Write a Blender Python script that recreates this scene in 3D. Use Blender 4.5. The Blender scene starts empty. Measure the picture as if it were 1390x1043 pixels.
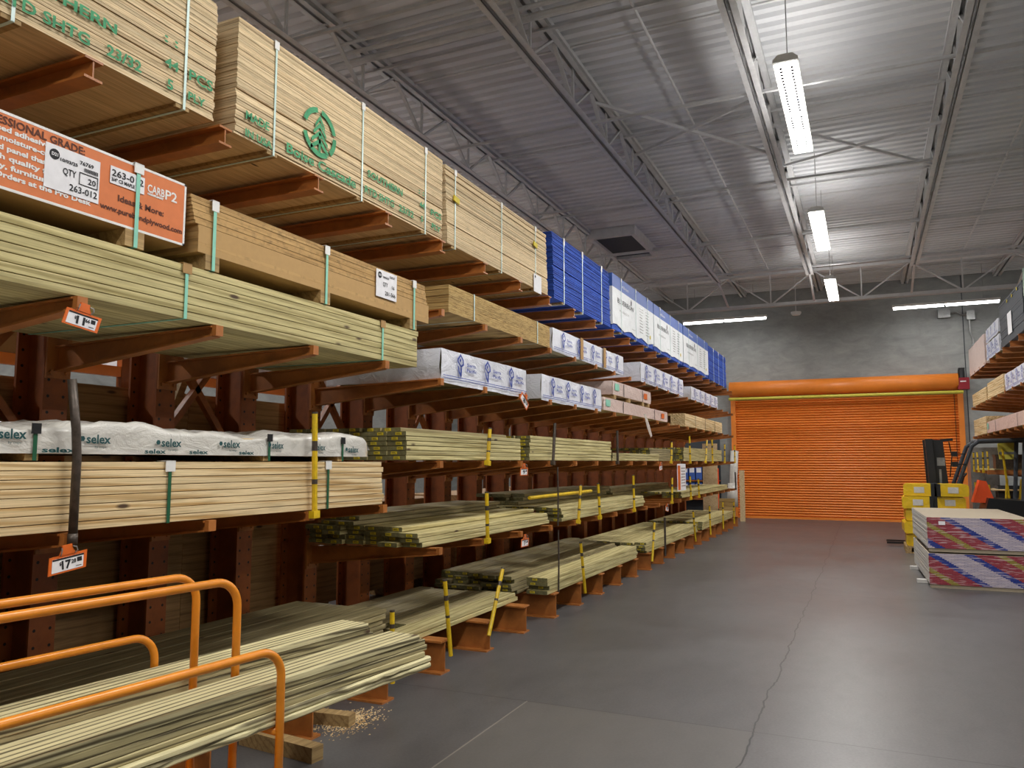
import bpy, bmesh, math, random
from mathutils import Vector, Matrix, noise
random.seed(7)
R = math.radians
scene = bpy.context.scene
C = scene.collection

# ------------------------------------------------------------------ camera, world, exposure
cam_d = bpy.data.cameras.new('camera'); cam = bpy.data.objects.new('camera', cam_d); C.objects.link(cam)
cam_d.sensor_width = 36.0; cam_d.lens = 1060.0 / 1390.0 * 36.0
cam_d.clip_start = 0.05; cam_d.clip_end = 200
cam.location = (0, 0, 1.70)
cam.rotation_euler = (R(90 + 5.684), 0, R(24.346))
scene.camera = cam
world = bpy.data.worlds.new('world'); scene.world = world; world.use_nodes = True
world.node_tree.nodes['Background'].inputs[0].default_value = (0.9, 0.95, 1, 1)
world.node_tree.nodes['Background'].inputs[1].default_value = 0.08
scene.view_settings.view_transform = 'Standard'; scene.view_settings.look = 'None'
scene.view_settings.gamma = 1.0; scene.view_settings.exposure = 0.20
scene.view_settings.use_curve_mapping = False
FIXTURE_W = 150.0        # each linear high-bay
STRIP_W = 20.0           # each strip light by the end wall
LAMP_COL = (1.0, 0.975, 0.945)
CEILING_FILL = 0.11           # share of a fixture's power for an added upward light brightening the ceiling

# ------------------------------------------------------------------ materials
def lin(h):
    h = h.lstrip('#'); v = [int(h[i:i+2], 16) / 255 for i in (0, 2, 4)]
    return tuple(c / 12.92 if c <= .04045 else ((c + .055) / 1.055) ** 2.4 for c in v) + (1,)
class NT:
    def __init__(s, name):
        s.m = bpy.data.materials.new(name); s.m.use_nodes = True; s.t = s.m.node_tree
        s.b = s.t.nodes['Principled BSDF']
    def n(s, typ, **kw):
        nd = s.t.nodes.new(typ)
        for k, v in kw.items():
            if k.startswith('i_'):
                key = k[2:]; key = int(key) if key.isdigit() else key.replace('_', ' ')
                nd.inputs[key].default_value = v
            else: setattr(nd, k, v)
        return nd
    def l(s, a, b): s.t.links.new(a, b)
    def coord(s, rnd=True, obj=None):
        tc = s.n('ShaderNodeTexCoord')
        if obj: tc.object = obj
        if not rnd: return tc.outputs['Object'], None
        oi = s.n('ShaderNodeObjectInfo')
        mu = s.n('ShaderNodeMath', operation='MULTIPLY', i_1=37.0); s.l(oi.outputs['Random'], mu.inputs[0])
        cb = s.n('ShaderNodeCombineXYZ')
        for i in range(3): s.l(mu.outputs[0], cb.inputs[i])
        ad = s.n('ShaderNodeVectorMath', operation='ADD'); s.l(tc.outputs['Object'], ad.inputs[0]); s.l(cb.outputs[0], ad.inputs[1])
        return ad.outputs[0], oi.outputs['Random']
    def map(s, v, sc):
        mp = s.n('ShaderNodeMapping'); mp.inputs['Scale'].default_value = sc; s.l(v, mp.inputs[0]); return mp.outputs[0]
    def noise(s, v, scale=1, detail=3, dist=0, rough=.5):
        nn = s.n('ShaderNodeTexNoise', i_Scale=scale, i_Detail=detail, i_Distortion=dist, i_Roughness=rough); s.l(v, nn.inputs['Vector']); return nn.outputs['Fac']
    def ramp(s, f, stops, const=False):
        r = s.n('ShaderNodeValToRGB'); e = r.color_ramp.elements
        if const: r.color_ramp.interpolation = 'CONSTANT'
        while len(e) < len(stops): e.new(.5)
        for i, (p, c) in enumerate(stops):
            e[i].position = p; e[i].color = c if len(c) == 4 else tuple(c) + (1,)
        s.l(f, r.inputs[0]); return r.outputs[0]
    def mix(s, f, a, b, mode='MIX'):
        m = s.n('ShaderNodeMix', data_type='RGBA', blend_type=mode)
        for sock, v in ((0, f), (6, a), (7, b)):
            if isinstance(v, (int, float)): m.inputs[sock].default_value = v
            elif isinstance(v, tuple): m.inputs[sock].default_value = v
            else: s.l(v, m.inputs[sock])
        return m.outputs[2]
    def bump(s, h, strength=.2, dist=.01):
        b = s.n('ShaderNodeBump', i_Strength=strength, i_Distance=dist); s.l(h, b.inputs['Height']); s.l(b.outputs[0], s.b.inputs['Normal'])
    def fin(s, col=None, rough=.6, metal=0, spec=None):
        if col is not None:
            if isinstance(col, tuple): s.b.inputs['Base Color'].default_value = col
            else: s.l(col, s.b.inputs['Base Color'])
        if isinstance(rough, (int, float)): s.b.inputs['Roughness'].default_value = rough
        else: s.l(rough, s.b.inputs['Roughness'])
        s.b.inputs['Metallic'].default_value = metal
        if spec is not None: s.b.inputs['Specular IOR Level'].default_value = spec
        return s.m
G1 = (1, 1, 1, 1)
def grey(v): return (v, v, v, 1)
def wood(name, ca, cb, knot='#4a3520', rings=1.0, rnd=.28, rough=.7, wf=2.6, wd=7.0):
    s = NT(name); v, r = s.coord()
    g = s.noise(s.map(v, (7, .55, 7)), 3.2, 4, .9)
    wv = s.n('ShaderNodeTexWave', bands_direction='DIAGONAL', i_Scale=4.0, i_Distortion=wd, i_Detail=3.0); wv.inputs['Detail Scale'].default_value = .8
    s.l(s.map(v, (wf, wf * .03, wf)), wv.inputs['Vector'])
    base = s.ramp(g, [(.3, lin(cb)), (.62, lin(ca))])
    wr = s.ramp(wv.outputs['Fac'], [(.0, lin(cb)), (.38, lin(ca)), (1, lin(ca))])
    c = s.mix(.45 * rings, base, wr)
    fine = s.ramp(s.noise(s.map(v, (90, 2.0, 90)), 2, 2), [(.3, grey(.72)), (.6, grey(1))])
    c = s.mix(1.0, c, fine, 'MULTIPLY')
    vo = s.n('ShaderNodeTexVoronoi', i_Scale=1.0); s.l(s.map(v, (6.5, 2.0, 6.5)), vo.inputs['Vector'])
    kf = s.ramp(vo.outputs['Distance'], [(.05, G1), (.10, grey(0))])
    c = s.mix(kf, c, lin(knot))
    hv = s.n('ShaderNodeHueSaturation'); s.l(c, hv.inputs['Color'])
    mr = s.n('ShaderNodeMapRange', i_3=1 - rnd / 2, i_4=1 + rnd / 2); s.l(r, mr.inputs[0]); s.l(mr.outputs[0], hv.inputs['Value'])
    s.bump(g, .15, .004)
    return s.fin(hv.outputs[0], rough)
def paint(name, col, rough=.45, wear=.12, dark=.7, scale=6, metal=0):
    s = NT(name); v, r = s.coord()
    f = s.noise(v, scale, 5, .3, .65)
    lc = lin(col); dk = tuple(c * dark for c in lc[:3]) + (1,)
    c = s.ramp(f, [(.35, dk), (.6, lc)])
    return s.fin(c, rough, metal)
def flat(name, col, rough=.6, metal=0):
    s = NT(name); v, _ = s.coord(False)
    f = s.noise(v, 25, 3); lc = lin(col)
    c = s.ramp(f, [(.3, tuple(x * .92 for x in lc[:3]) + (1,)), (.7, lc)])
    return s.fin(c, rough, metal)
def ply_edge(name, ca, cb, cd, zf=260, yf=1.1, rnd=.22):
    s = NT(name); v, r = s.coord()
    a = s.noise(s.map(v, (3, yf, zf)), 1, 2, 0, .6)
    b = s.noise(s.map(v, (3, yf * 12, zf * .5)), 1, 2)
    c = s.ramp(a, [(.28, lin(cd)), (.40, lin(cb)), (.58, lin(ca))])
    c = s.mix(1.0, c, s.ramp(b, [(.25, grey(.65)), (.5, grey(1))]), 'MULTIPLY')
    hv = s.n('ShaderNodeHueSaturation'); s.l(c, hv.inputs['Color'])
    mr = s.n('ShaderNodeMapRange', i_3=1 - rnd / 2, i_4=1 + rnd / 2); s.l(r, mr.inputs[0]); s.l(mr.outputs[0], hv.inputs['Value'])
    return s.fin(hv.outputs[0], .8)
def wrapmat(name, col, rough=.4, bump=.5, sc=7):
    s = NT(name); v, r = s.coord()
    f = s.noise(s.map(v, (1, .6, 1)), sc, 5, 1.2, .6)
    c = s.ramp(f, [(.25, tuple(x * .86 for x in lin(col)[:3]) + (1,)), (.6, lin(col))])
    s.bump(f, bump, .03)
    return s.fin(c, rough)
def emit(name, col, st):
    s = NT(name); s.b.inputs['Emission Color'].default_value = lin(col); s.b.inputs['Emission Strength'].default_value = st
    return s.fin(lin(col), .5)

M = {}
M['treated'] = wood('treated_pine', '#d3c68e', '#988850', rings=1.3)
M['treated_dull'] = wood('treated_pine_weathered', '#a89a70', '#756a45', rings=.8)
M['pine'] = wood('kiln_dried_pine', '#ecd3a4', '#bd9455', rings=1.5, rnd=.16)
M['cartwood'] = wood('rough_deck_board', '#ddd2a2', '#4d4224', rings=2.0, rnd=.3, wf=4.2, wd=5.0)
M['cartwood_shaded'] = wood('rough_deck_board_shaded', '#b7aa7c', '#453b20', rings=2.0, rnd=.3, wf=5.0, wd=5.0)  # darker grain, with the shade of the board sides put into the colour
M['panel'] = wood('plywood_face_dark', '#a98251', '#7d5c35', rings=1.0)
M['plyface'] = wood('plywood_face', '#dcc297', '#c2a478', rings=.5)
M['ply'] = ply_edge('plywood_edge', '#e2cda6', '#c9ae84', '#83603e', 330, .8, .34)
M['particle'] = ply_edge('particleboard_edge', '#c3a468', '#a5854c', '#6f5730', 120, 9)
M['mdf_face'] = flat('smooth_fibreboard', '#bb9660', .75)
M['endgrain'] = wood('treated_end_grain', '#7d7750', '#57532f', rings=.6)
M['mdf'] = ply_edge('fibreboard_edge', '#c09b64', '#b28d58', '#9c7a48', 30, 2, .1)
M['block'] = wood('dunnage_wood', '#b99a66', '#8a6b40')
M['steel'] = paint('rack_orange_paint', '#a55c26', .5, dark=.62)
M['steel_lt'] = paint('rack_orange_arm_paint', '#b06c32', .45, dark=.7)
M['cart'] = paint('cart_orange_paint', '#e58c23', .3, dark=.82)
M['yellow'] = paint('yellow_paint', '#e3bd1c', .4, dark=.75, scale=14)
M['black'] = flat('black_paint', '#17181a', .4)
M['dkmetal'] = paint('dark_worn_steel', '#5a5048', .45, dark=.6, scale=30, metal=.5)
M['grey_metal'] = paint('grey_steel', '#9a9a98', .35, metal=.6)
M['roofsteel'] = paint('white_roof_steel', '#d6d6d6', .6, dark=.88)
M['white'] = flat('white_plastic', '#e9e8e4', .45)
M['paper'] = flat('white_paper', '#ecebee', .7)
M['ink'] = flat('black_ink', '#15151a', .7)
M['greenink'] = paint('green_stencil_ink', '#4fa374', .8, dark=.7, scale=30)
M['brown_ink'] = flat('brown_ink', '#5a2a16', .7)
M['blueink'] = flat('blue_ink', '#3047a0', .6)
M['teal'] = flat('teal_ink', '#0f4a4c', .6)
M['strap'] = flat('pale_green_strap', '#8fd4bd', .35)
M['strap_pale'] = flat('pale_strap', '#cfe8e2', .35)
M['strap_dk'] = flat('dark_green_strap', '#1f5b3d', .35)
M['carton'] = flat('orange_carton', '#d9783f', .6)
M['cardboard'] = flat('brown_cardboard', '#b08a58', .8)
M['blue'] = ply_edge('blue_foam_edge', '#2a53b4', '#2145a0', '#152f78', 40, 3, .4)
M['blueband'] = flat('blue_print', '#3a5eae', .5)
M['wrap'] = wrapmat('white_lumber_wrap', '#e2e4ec', .38, .55)
M['wrapw'] = wrapmat('white_paper_wrap', '#e9ecee', .5, .15)
M['pink'] = wrapmat('pinkish_film_wrap', '#dcc7bf', .3, .5, 12)
M['film'] = wrapmat('clear_film', '#d4d1c9', .16, .5, 8)
M['slate'] = wrapmat('dark_slate_board', '#3b4046', .7, .2)
M['orange_tag'] = flat('orange_tag_plastic', '#e06a20', .4)
M['yellowtag'] = flat('yellow_end_tag', '#d8c12a', .6)
M['door'] = paint('door_orange_paint', '#f08a33', .4, dark=.9, scale=2)
M['lemon'] = flat('lemon_yellow_tube', '#d9cf52', .4)
M['red'] = flat('dark_red_enamel', '#8e1c2a', .4)
M['safety'] = flat('safety_orange', '#ff5a1e', .5)
M['rubber'] = flat('black_rubber', '#1b1b1b', .8)
M['yellowpack'] = wrapmat('yellow_film_pack', '#e8c020', .25, .4)
M['lamp'] = emit('lamp_lens', '#fffdf6', 14.0)
M['lamp_strip'] = emit('strip_lamp_tube', '#ffffff', 9.0)
M['gypsum'] = flat('drywall_paper', '#aea08a', .8)
M['dryside'] = flat('drywall_edge_paper', '#d8d5d0', .8)

def m_floor():
    s = NT('polished_concrete'); v, _ = s.coord(False)
    a = s.noise(v, .55, 5, .4, .6); b = s.noise(s.map(v, (1, .45, 1)), 5, 6, .3, .7); d = s.noise(v, 60, 2)
    c = s.ramp(a, [(.3, lin('#4d4b4b')), (.7, lin('#615f5f'))])
    c = s.mix(.3, c, s.ramp(b, [(.35, lin('#434141')), (.5, lin('#595757')), (.72, lin('#6c6967'))]))
    c = s.mix(.25, c, s.ramp(d, [(.35, lin('#3f3d3c')), (.7, lin('#656361'))]))
    sx = s.n('ShaderNodeSeparateXYZ'); s.l(v, sx.inputs[0])
    wob = s.noise(v, 2.2, 4)
    def line(axis, p0, w, wobble=.0):
        ad = s.n('ShaderNodeMath', operation='MULTIPLY_ADD', i_1=wobble, i_2=-p0 - wobble / 2); s.l(wob, ad.inputs[0])
        su = s.n('ShaderNodeMath', operation='ADD'); s.l(sx.outputs[axis], su.inputs[0]); s.l(ad.outputs[0], su.inputs[1])
        ab = s.n('ShaderNodeMath', operation='ABSOLUTE'); s.l(su.outputs[0], ab.inputs[0])
        lt = s.n('ShaderNodeMath', operation='LESS_THAN', i_1=w); s.l(ab.outputs[0], lt.inputs[0]); return lt.outputs[0]
    def rng(axis, lo, hi):
        g = s.n('ShaderNodeMath', operation='GREATER_THAN', i_1=lo); s.l(sx.outputs[axis], g.inputs[0])
        h = s.n('ShaderNodeMath', operation='LESS_THAN', i_1=hi); s.l(sx.outputs[axis], h.inputs[0])
        mm = s.n('ShaderNodeMath', operation='MULTIPLY'); s.l(g.outputs[0], mm.inputs[0]); s.l(h.outputs[0], mm.inputs[1]); return mm.outputs[0]
    pm = s.n('ShaderNodeMath', operation='MULTIPLY'); s.l(rng(0, -2.28, -.72), pm.inputs[0]); s.l(rng(1, -6, 5.3), pm.inputs[1])
    c = s.mix(s.mix(pm.outputs[0], grey(0), grey(.35)), c, lin('#6a665f'))
    for ax, p, w, wo, hx in ((0, -.72, .006, .14, '#232120'), (1, 5.3, .004, .0, '#343130'), (1, 11.0, .004, .05, '#343130'), (1, 16.6, .005, .0, '#302e2d')):
        c = s.mix(line(ax, p, w, wo), c, lin(hx))
    el = s.n('ShaderNodeMath', operation='MULTIPLY'); s.l(line(0, -2.28, .005), el.inputs[0]); s.l(rng(1, -6, 5.3), el.inputs[1])
    c = s.mix(el.outputs[0], c, lin('#857f77'))
    rg = s.ramp(a, [(.3, grey(.34)), (.7, grey(.42))])
    return s.fin(c, rg, 0, .42)
M['floor'] = m_floor()
def m_concrete():
    s = NT('tilt_up_concrete'); v, _ = s.coord(False)
    a = s.noise(v, .5, 6, .5, .62); b = s.noise(s.map(v, (1, 1, 2.2)), 1.6, 6, .6, .7)
    c = s.mix(.5, s.ramp(a, [(.3, lin('#7f8281')), (.7, lin('#a6a8a5'))]), s.ramp(b, [(.3, lin('#727574')), (.7, lin('#abada9'))]))
    s.bump(b, .1, .01)
    return s.fin(c, .75)
M['concrete'] = m_concrete()
def m_deck():
    s = NT('white_roof_deck'); v, _ = s.coord(False)
    a = s.noise(s.map(v, (.4, 2, 1)), 1.2, 5)
    c = s.ramp(a, [(.3, lin('#cfd0d2')), (.7, lin('#e2e3e5'))])
    return s.fin(c, .65)
M['deck'] = m_deck()
def m_column():
    s = NT('rack_column_paint_with_bolt_holes'); v, _ = s.coord(False)
    f = s.noise(v, 5, 5, .3, .65); lc = lin('#98511f'); c = s.ramp(f, [(.35, tuple(x * .66 for x in lc[:3]) + (1,)), (.6, lc)])
    sx = s.n('ShaderNodeSeparateXYZ'); s.l(v, sx.inputs[0])
    z = s.n('ShaderNodeMath', operation='PINGPONG', i_1=.05); s.l(sx.outputs[2], z.inputs[0])
    y = s.n('ShaderNodeMath', operation='ABSOLUTE'); s.l(sx.outputs[1], y.inputs[0])
    y2 = s.n('ShaderNodeMath', operation='SUBTRACT', i_1=.05); s.l(y.outputs[0], y2.inputs[0])
    cb = s.n('ShaderNodeCombineXYZ'); s.l(z.outputs[0], cb.inputs[0]); s.l(y2.outputs[0], cb.inputs[1])
    ln = s.n('ShaderNodeVectorMath', operation='LENGTH'); s.l(cb.outputs[0], ln.inputs[0])
    lt = s.n('ShaderNodeMath', operation='LESS_THAN', i_1=.0095); s.l(ln.outputs['Value'], lt.inputs[0])
    return s.fin(s.mix(lt.outputs[0], c, lin('#140804')), .5)
M['column'] = m_column()

# ------------------------------------------------------------------ mesh helpers
class MB:
    def __init__(s): s.v = []; s.f = []; s.mi = []
    def add(s, vs, fs, mi=0):
        o = len(s.v); s.v += [tuple(p) for p in vs]; s.f += [tuple(i + o for i in f) for f in fs]; s.mi += [mi] * len(fs); return s
    def box(s, x0, x1, y0, y1, z0, z1, mi=0, mtop=None):
        vs = [(x0, y0, z0), (x1, y0, z0), (x1, y1, z0), (x0, y1, z0), (x0, y0, z1), (x1, y0, z1), (x1, y1, z1), (x0, y1, z1)]
        o = len(s.v); s.v += vs
        for f, mm in (((0, 3, 2, 1), mtop), ((4, 5, 6, 7), mtop), ((0, 1, 5, 4), None), ((1, 2, 6, 5), None), ((2, 3, 7, 6), None), ((3, 0, 4, 7), None)):
            s.f.append(tuple(i + o for i in f)); s.mi.append(mi if mm is None else mm)
        return s
    def cbox(s, c, d, mi=0): return s.box(c[0]-d[0]/2, c[0]+d[0]/2, c[1]-d[1]/2, c[1]+d[1]/2, c[2]-d[2]/2, c[2]+d[2]/2, mi)
    def prism(s, poly, axis, a, b, mi=0):
        def P(p, t): return {'x': (t, p[0], p[1]), 'y': (p[0], t, p[1]), 'z': (p[0], p[1], t)}[axis]
        n = len(poly); vs = [P(p, a) for p in poly] + [P(p, b) for p in poly]
        fs = [tuple(range(n)), tuple(range(2 * n - 1, n - 1, -1))] + [(i, i + n, (i + 1) % n + n, (i + 1) % n) for i in range(n)]
        return s.add(vs, fs, mi)
    def bar(s, p, q, w, h=None, mi=0):
        p = Vector(p); q = Vector(q); h = h or w; d = (q - p).normalized()
        up = Vector((0, 0, 1)) if abs(d.z) < .9 else Vector((1, 0, 0))
        a = d.cross(up).normalized() * w / 2; b = a.cross(d).normalized() * h / 2
        vs = [p - a - b, p + a - b, p + a + b, p - a + b, q - a - b, q + a - b, q + a + b, q - a + b]
        return s.add(vs, [(0, 1, 2, 3), (7, 6, 5, 4), (0, 4, 5, 1), (1, 5, 6, 2), (2, 6, 7, 3), (3, 7, 4, 0)], mi)
    def tube(s, pts, r, n=10, mi=0, cap=True):
        pts = [Vector(p) for p in pts]; rings = []; prev = None
        for i, p in enumerate(pts):
            d = ((pts[min(i + 1, len(pts) - 1)] - p).normalized() + (p - pts[max(i - 1, 0)]).normalized()).normalized()
            if prev is None:
                a = d.cross(Vector((0, 0, 1)) if abs(d.z) < .9 else Vector((1, 0, 0))).normalized()
            else: a = (prev - d * prev.dot(d)).normalized()
            prev = a; b = d.cross(a)
            rr = r[i] if isinstance(r, (list, tuple)) else r
            rings.append([p + (a * math.cos(2 * math.pi * k / n) + b * math.sin(2 * math.pi * k / n)) * rr for k in range(n)])
        vs = [q for ring in rings for q in ring]; fs = []
        for i in range(len(rings) - 1):
            for k in range(n): fs.append((i * n + k, i * n + (k + 1) % n, (i + 1) * n + (k + 1) % n, (i + 1) * n + k))
        if cap: fs += [tuple(range(n))[::-1], tuple(range((len(rings) - 1) * n, len(rings) * n))]
        return s.add(vs, fs, mi)
    def mesh(s, name, mats, smooth=False):
        me = bpy.data.meshes.new(name); me.from_pydata(s.v, [], s.f)
        for m in (mats if isinstance(mats, (list, tuple)) else [mats]): me.materials.append(M[m] if isinstance(m, str) else m)
        for p, i in zip(me.polygons, s.mi): p.material_index = i; p.use_smooth = smooth
        bm = bmesh.new(); bm.from_mesh(me); bmesh.ops.recalc_face_normals(bm, faces=bm.faces); bm.to_mesh(me); bm.free()
        return me
    def build(s, name, mats, parent=None, loc=(0, 0, 0), rot=(0, 0, 0), smooth=False):
        return obj(name, s.mesh(name, mats, smooth), parent, loc, rot)
def obj(name, me, parent=None, loc=(0, 0, 0), rot=(0, 0, 0)):
    o = bpy.data.objects.new(name, me); C.objects.link(o); o.parent = parent; o.location = loc; o.rotation_euler = rot; return o
def tag(o, label, cat, group=None, kind=None):
    o['label'] = label; o['category'] = cat
    if group: o['group'] = group
    if kind: o['kind'] = kind
    return o
def thing(name, label, cat, loc=(0, 0, 0), rz=0, group=None):
    return tag(obj(name, None, None, loc, (0, 0, rz)), label, cat, group)
def struct(o): o['kind'] = 'structure'; return o
def dup(root, loc, rz=None, label=None):
    r = root.copy(); C.objects.link(r); r.location = loc
    if rz is not None: r.rotation_euler = (0, 0, rz)
    if label: r['label'] = label
    for ch in list(root.children):
        c = ch.copy(); C.objects.link(c); c.parent = r
        for g in list(ch.children):
            d = g.copy(); C.objects.link(d); d.parent = c
    return r
_bm = {}
def board_mesh(w, L, t, mat, ch=.004):
    k = (round(w, 4), round(L, 3), round(t, 4), mat)
    if k not in _bm:
        a, b = w / 2, t / 2
        poly = [(-a + ch, -b), (a - ch, -b), (a, -b + ch), (a, b - ch), (a - ch, b), (-a + ch, b), (-a, b - ch), (-a, -b + ch)]
        m_ = MB().prism(poly, 'y', -L / 2, L / 2)
        if mat in ('treated', 'treated_dull'): m_.mi[0] = m_.mi[1] = 1; _bm[k] = m_.mesh('board', [mat, 'endgrain'])
        else: _bm[k] = m_.mesh('board', mat)
    return _bm[k]
_tx = {}
def text_mesh(body, size, mat, ext=0, bold=0, width=None, align='LEFT'):
    k = (body, size, mat, bold, width, align)
    if k in _tx: return _tx[k]
    cu = bpy.data.curves.new('txt', 'FONT'); cu.body = body; cu.size = size; cu.offset = bold; cu.align_x = align; cu.resolution_u = 2
    cu.extrude = ext; o = bpy.data.objects.new('txt', cu); C.objects.link(o)
    dg = bpy.context.evaluated_depsgraph_get(); me = bpy.data.meshes.new_from_object(o.evaluated_get(dg))
    bpy.data.objects.remove(o); me.name = 'printed_text'
    if width:
        xs = [v.co.x for v in me.vertices]; w = max(xs) - min(xs); x0 = min(xs); sc = width / w
        for v in me.vertices: v.co.x = (v.co.x - x0) * sc
    me.materials.clear(); me.materials.append(M[mat]); _tx[k] = me
    return me
FX = (R(90), 0, R(90))          # upright print on a face that looks to local +X, read along +Y
FY = (R(90), 0, 0)              # upright print on a face that looks to local -Y, read along +X
def text(parent, body, x, y, z, size, mat, width=None, bold=0, rot=FX, name='printed_text'):
    """size = cap height"""
    return obj(name, text_mesh(body, size / .70, mat, 0, bold, width), parent, (x, y, z), rot)
def quad(parent, name, x, y0, y1, z0, z1, mat, th=.0015):
    return MB().box(x, x + th, y0, y1, z0, z1).build(name, mat, parent)

# ------------------------------------------------------------------ the setting
XL, XR, YF, YB, ZD = -14.0, 10.0, -9.0, 25.0, 6.95
struct(MB().box(XL, XR, YF, YB, -.15, 0).build('floor', 'floor'))
struct(MB().box(XL, XR, YB, YB + .3, 0, ZD + .3).build('wall_back', 'concrete'))
struct(MB().box(XL - .3, XL, YF, YB + .3, 0, ZD + .3).build('wall_left', 'concrete'))
struct(MB().box(XR, XR + .3, YF, YB + .3, 0, ZD + .3).build('wall_right', 'concrete'))
struct(MB().box(XL, XR, YF - .3, YF, 0, ZD + .3).build('wall_front', 'concrete'))
# corrugated roof deck, ribs along X
pitch = .21; prof = []; y = YF
while y < YB:
    prof += [(y, ZD), (y + .10, ZD), (y + .125, ZD + .05), (y + pitch - .025, ZD + .05)]; y += pitch
vs = []; fs = []
for (yy, zz) in prof: vs += [(XL, yy, zz), (XR, yy, zz)]
for i in range(len(prof) - 1): fs.append((2 * i, 2 * i + 1, 2 * i + 3, 2 * i + 2))
deck = MB().add(vs, fs).box(XL, XR, YF, YB, ZD + .08, ZD + .2)
ceil = struct(deck.build('ceiling', 'deck'))
for i, yy in enumerate((1.7, 5.3, 8.9, 12.5, 16.1, 19.7, 23.3)):      # lap seams of the deck sheets
    MB().box(XL, XR, yy, yy + .035, ZD - .02, ZD + .01).build('deck_lap', 'roofsteel', ceil)
# wall panel joints
for xx in (-6.4, 2.62, 6.0):
    MB().box(xx - .012, xx + .012, YB - .006, YB + .02, 0, ZD).build('joint_strip', 'slate', bpy.data.objects['wall_back'])

# roll-up door
DX0, DX1, DZ = -3.78, 2.50, 3.58
door = struct(obj('door_1', None, None, ((DX0 + DX1) / 2, YB - .12, 0)))
W = DX1 - DX0; n = 48; sp = DZ / n
prof = [(.0, 0), (-.004, sp * .14), (-.036, sp * .30), (-.046, sp * .55), (-.040, sp * .75), (-.024, sp * .93), (0, sp)]
sl = MB()
for i in range(len(prof) - 1):
    (a, b), (c, d) = prof[i], prof[i + 1]
    sl.add([(-W/2 + .14, a, b), (W/2 - .14, a, b), (W/2 - .14, c, d), (-W/2 + .14, c, d)], [(0, 1, 2, 3)])
sl.box(-W/2 + .14, W/2 - .14, .004, .012, 0, sp)
sm = sl.mesh('slat', 'door', False)
for i in range(n): obj('slat', sm, door, (0, 0, i * sp))
MB().box(-W/2 + .14, W/2 - .14, -.05, .0, 0, .07).build('bottom_bar', 'door', door)
for sx_ in (-1, 1):
    MB().box(-.07, .07, -.09, .08, 0, DZ + .1).build('guide_rail', 'door', door, (sx_ * (W/2 - .07), 0, 0))
hood = MB().tube([(-W/2, -.18, DZ + .33), (W/2 - .12, -.18, DZ + .33)], .235, 24)
hood.build('hood', 'door', door, smooth=True)
MB().tube([(-W/2, -.42, DZ + .02), (W/2 - .02, -.42, DZ + .02)], .045, 12).build('guard_tube', 'lemon', door, smooth=True)
mo = MB().box(W/2 - .14, W/2 + .14, -.38, -.02, DZ + .10, DZ + .42).build('operator_box', 'red', door)
MB().tube([(W/2 - .03, -.22, DZ + .42), (W/2 - .03, -.22, DZ + .66)], .085, 14).box(W/2 - .1, W/2 + .05, -.3, -.14, DZ + .66, DZ + .70).build('motor', 'black', mo)
MB().box(W/2 - .08, W/2 + .06, -.384, -.381, DZ + .30, DZ + .33).build('name_strip', 'paper', mo)
MB().tube([(W/2 - .22, -.07, .4), (W/2 - .22, -.07, DZ + .1)], .008, 6).build('chain', 'ink', door)

# end-wall electrics
e = thing('junction_box', 'grey electrical boxes with conduit on the end wall above the roll-up door', 'electrical box', (2.75, YB - .075, 4.9))
MB().box(-.75, -.45, -.09, .06, .85, 1.1).build('box', 'grey_metal', e)
MB().box(-.05, .15, -.09, .06, .75, 1.0).build('box', 'grey_metal', e)
MB().box(.0, .16, -.07, .06, -.2, -.05).build('box', 'grey_metal', e)
MB().tube([(-.45, -.03, .97), (-.3, -.03, .99), (-.18, -.03, .9), (-.05, -.03, .9)], .025, 8).build('conduit', 'grey_metal', e)
MB().tube([(.02, -.03, .75), (.02, -.03, .4), (.08, -.03, .2), (.08, -.03, -.06)], .025, 8).build('conduit', 'grey_metal', e)
e2 = thing('wall_sensor', 'small grey sensor box on the end wall above the last blue stack', 'sensor', (-5.0, YB - .06, 4.95))
MB().box(-.09, .09, -.05, .06, -.1, .1).build('box', 'grey_metal', e2)
MB().tube([(0, -.02, .1), (0, -.02, .5)], .015, 6).build('conduit', 'grey_metal', e2)

# ------------------------------------------------------------------ roof steel
ORD = ['first', 'second', 'third', 'fourth', 'fifth', 'sixth', 'seventh', 'eighth', 'ninth']
ORDB = ORD[:6]
def chord(mb, x, y0, y1, z, w=.055, g=.028, h=.05):
    mb.box(x - g/2 - w, x - g/2, y0, y1, z, z + .008).box(x - g/2 - .008, x - g/2, y0, y1, z, z + h)
    mb.box(x + g/2, x + g/2 + w, y0, y1, z, z + .008).box(x + g/2, x + g/2 + .008, y0, y1, z, z + h)
    return mb
JZ0, JZ1 = 6.30, 6.88
names = {-10.22: 'roof joist farthest left over the next aisle', -7.92: 'roof joist over the next aisle behind the rack', -5.62: 'long roof joist running just behind the top plywood stacks',
         -3.32: 'roof joist above the front edge of the left rack', -1.10: 'roof joist carrying the row of bright fixtures', 1.20: 'first roof joist right of the bright fixtures',
         3.5: 'roof joist over the right-hand rack', 5.8: 'roof joist farthest right'}
pw = 1.44
wd = MB().bar((0, 0, JZ0 + .03), (0, pw / 2, JZ1), .05, .025).mesh('web_member', 'roofsteel')
wd2 = MB().bar((0, 0, JZ0 + .03), (0, -pw / 2, JZ1), .05, .025).mesh('web_member', 'roofsteel')
wv = MB().bar((0, 0, JZ0 + .03), (0, 0, JZ1), .035, .025).mesh('web_member', 'roofsteel')
jb = MB().tube([(0, 0, 0), (0, 0, 0.01)], .01, 6)
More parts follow.
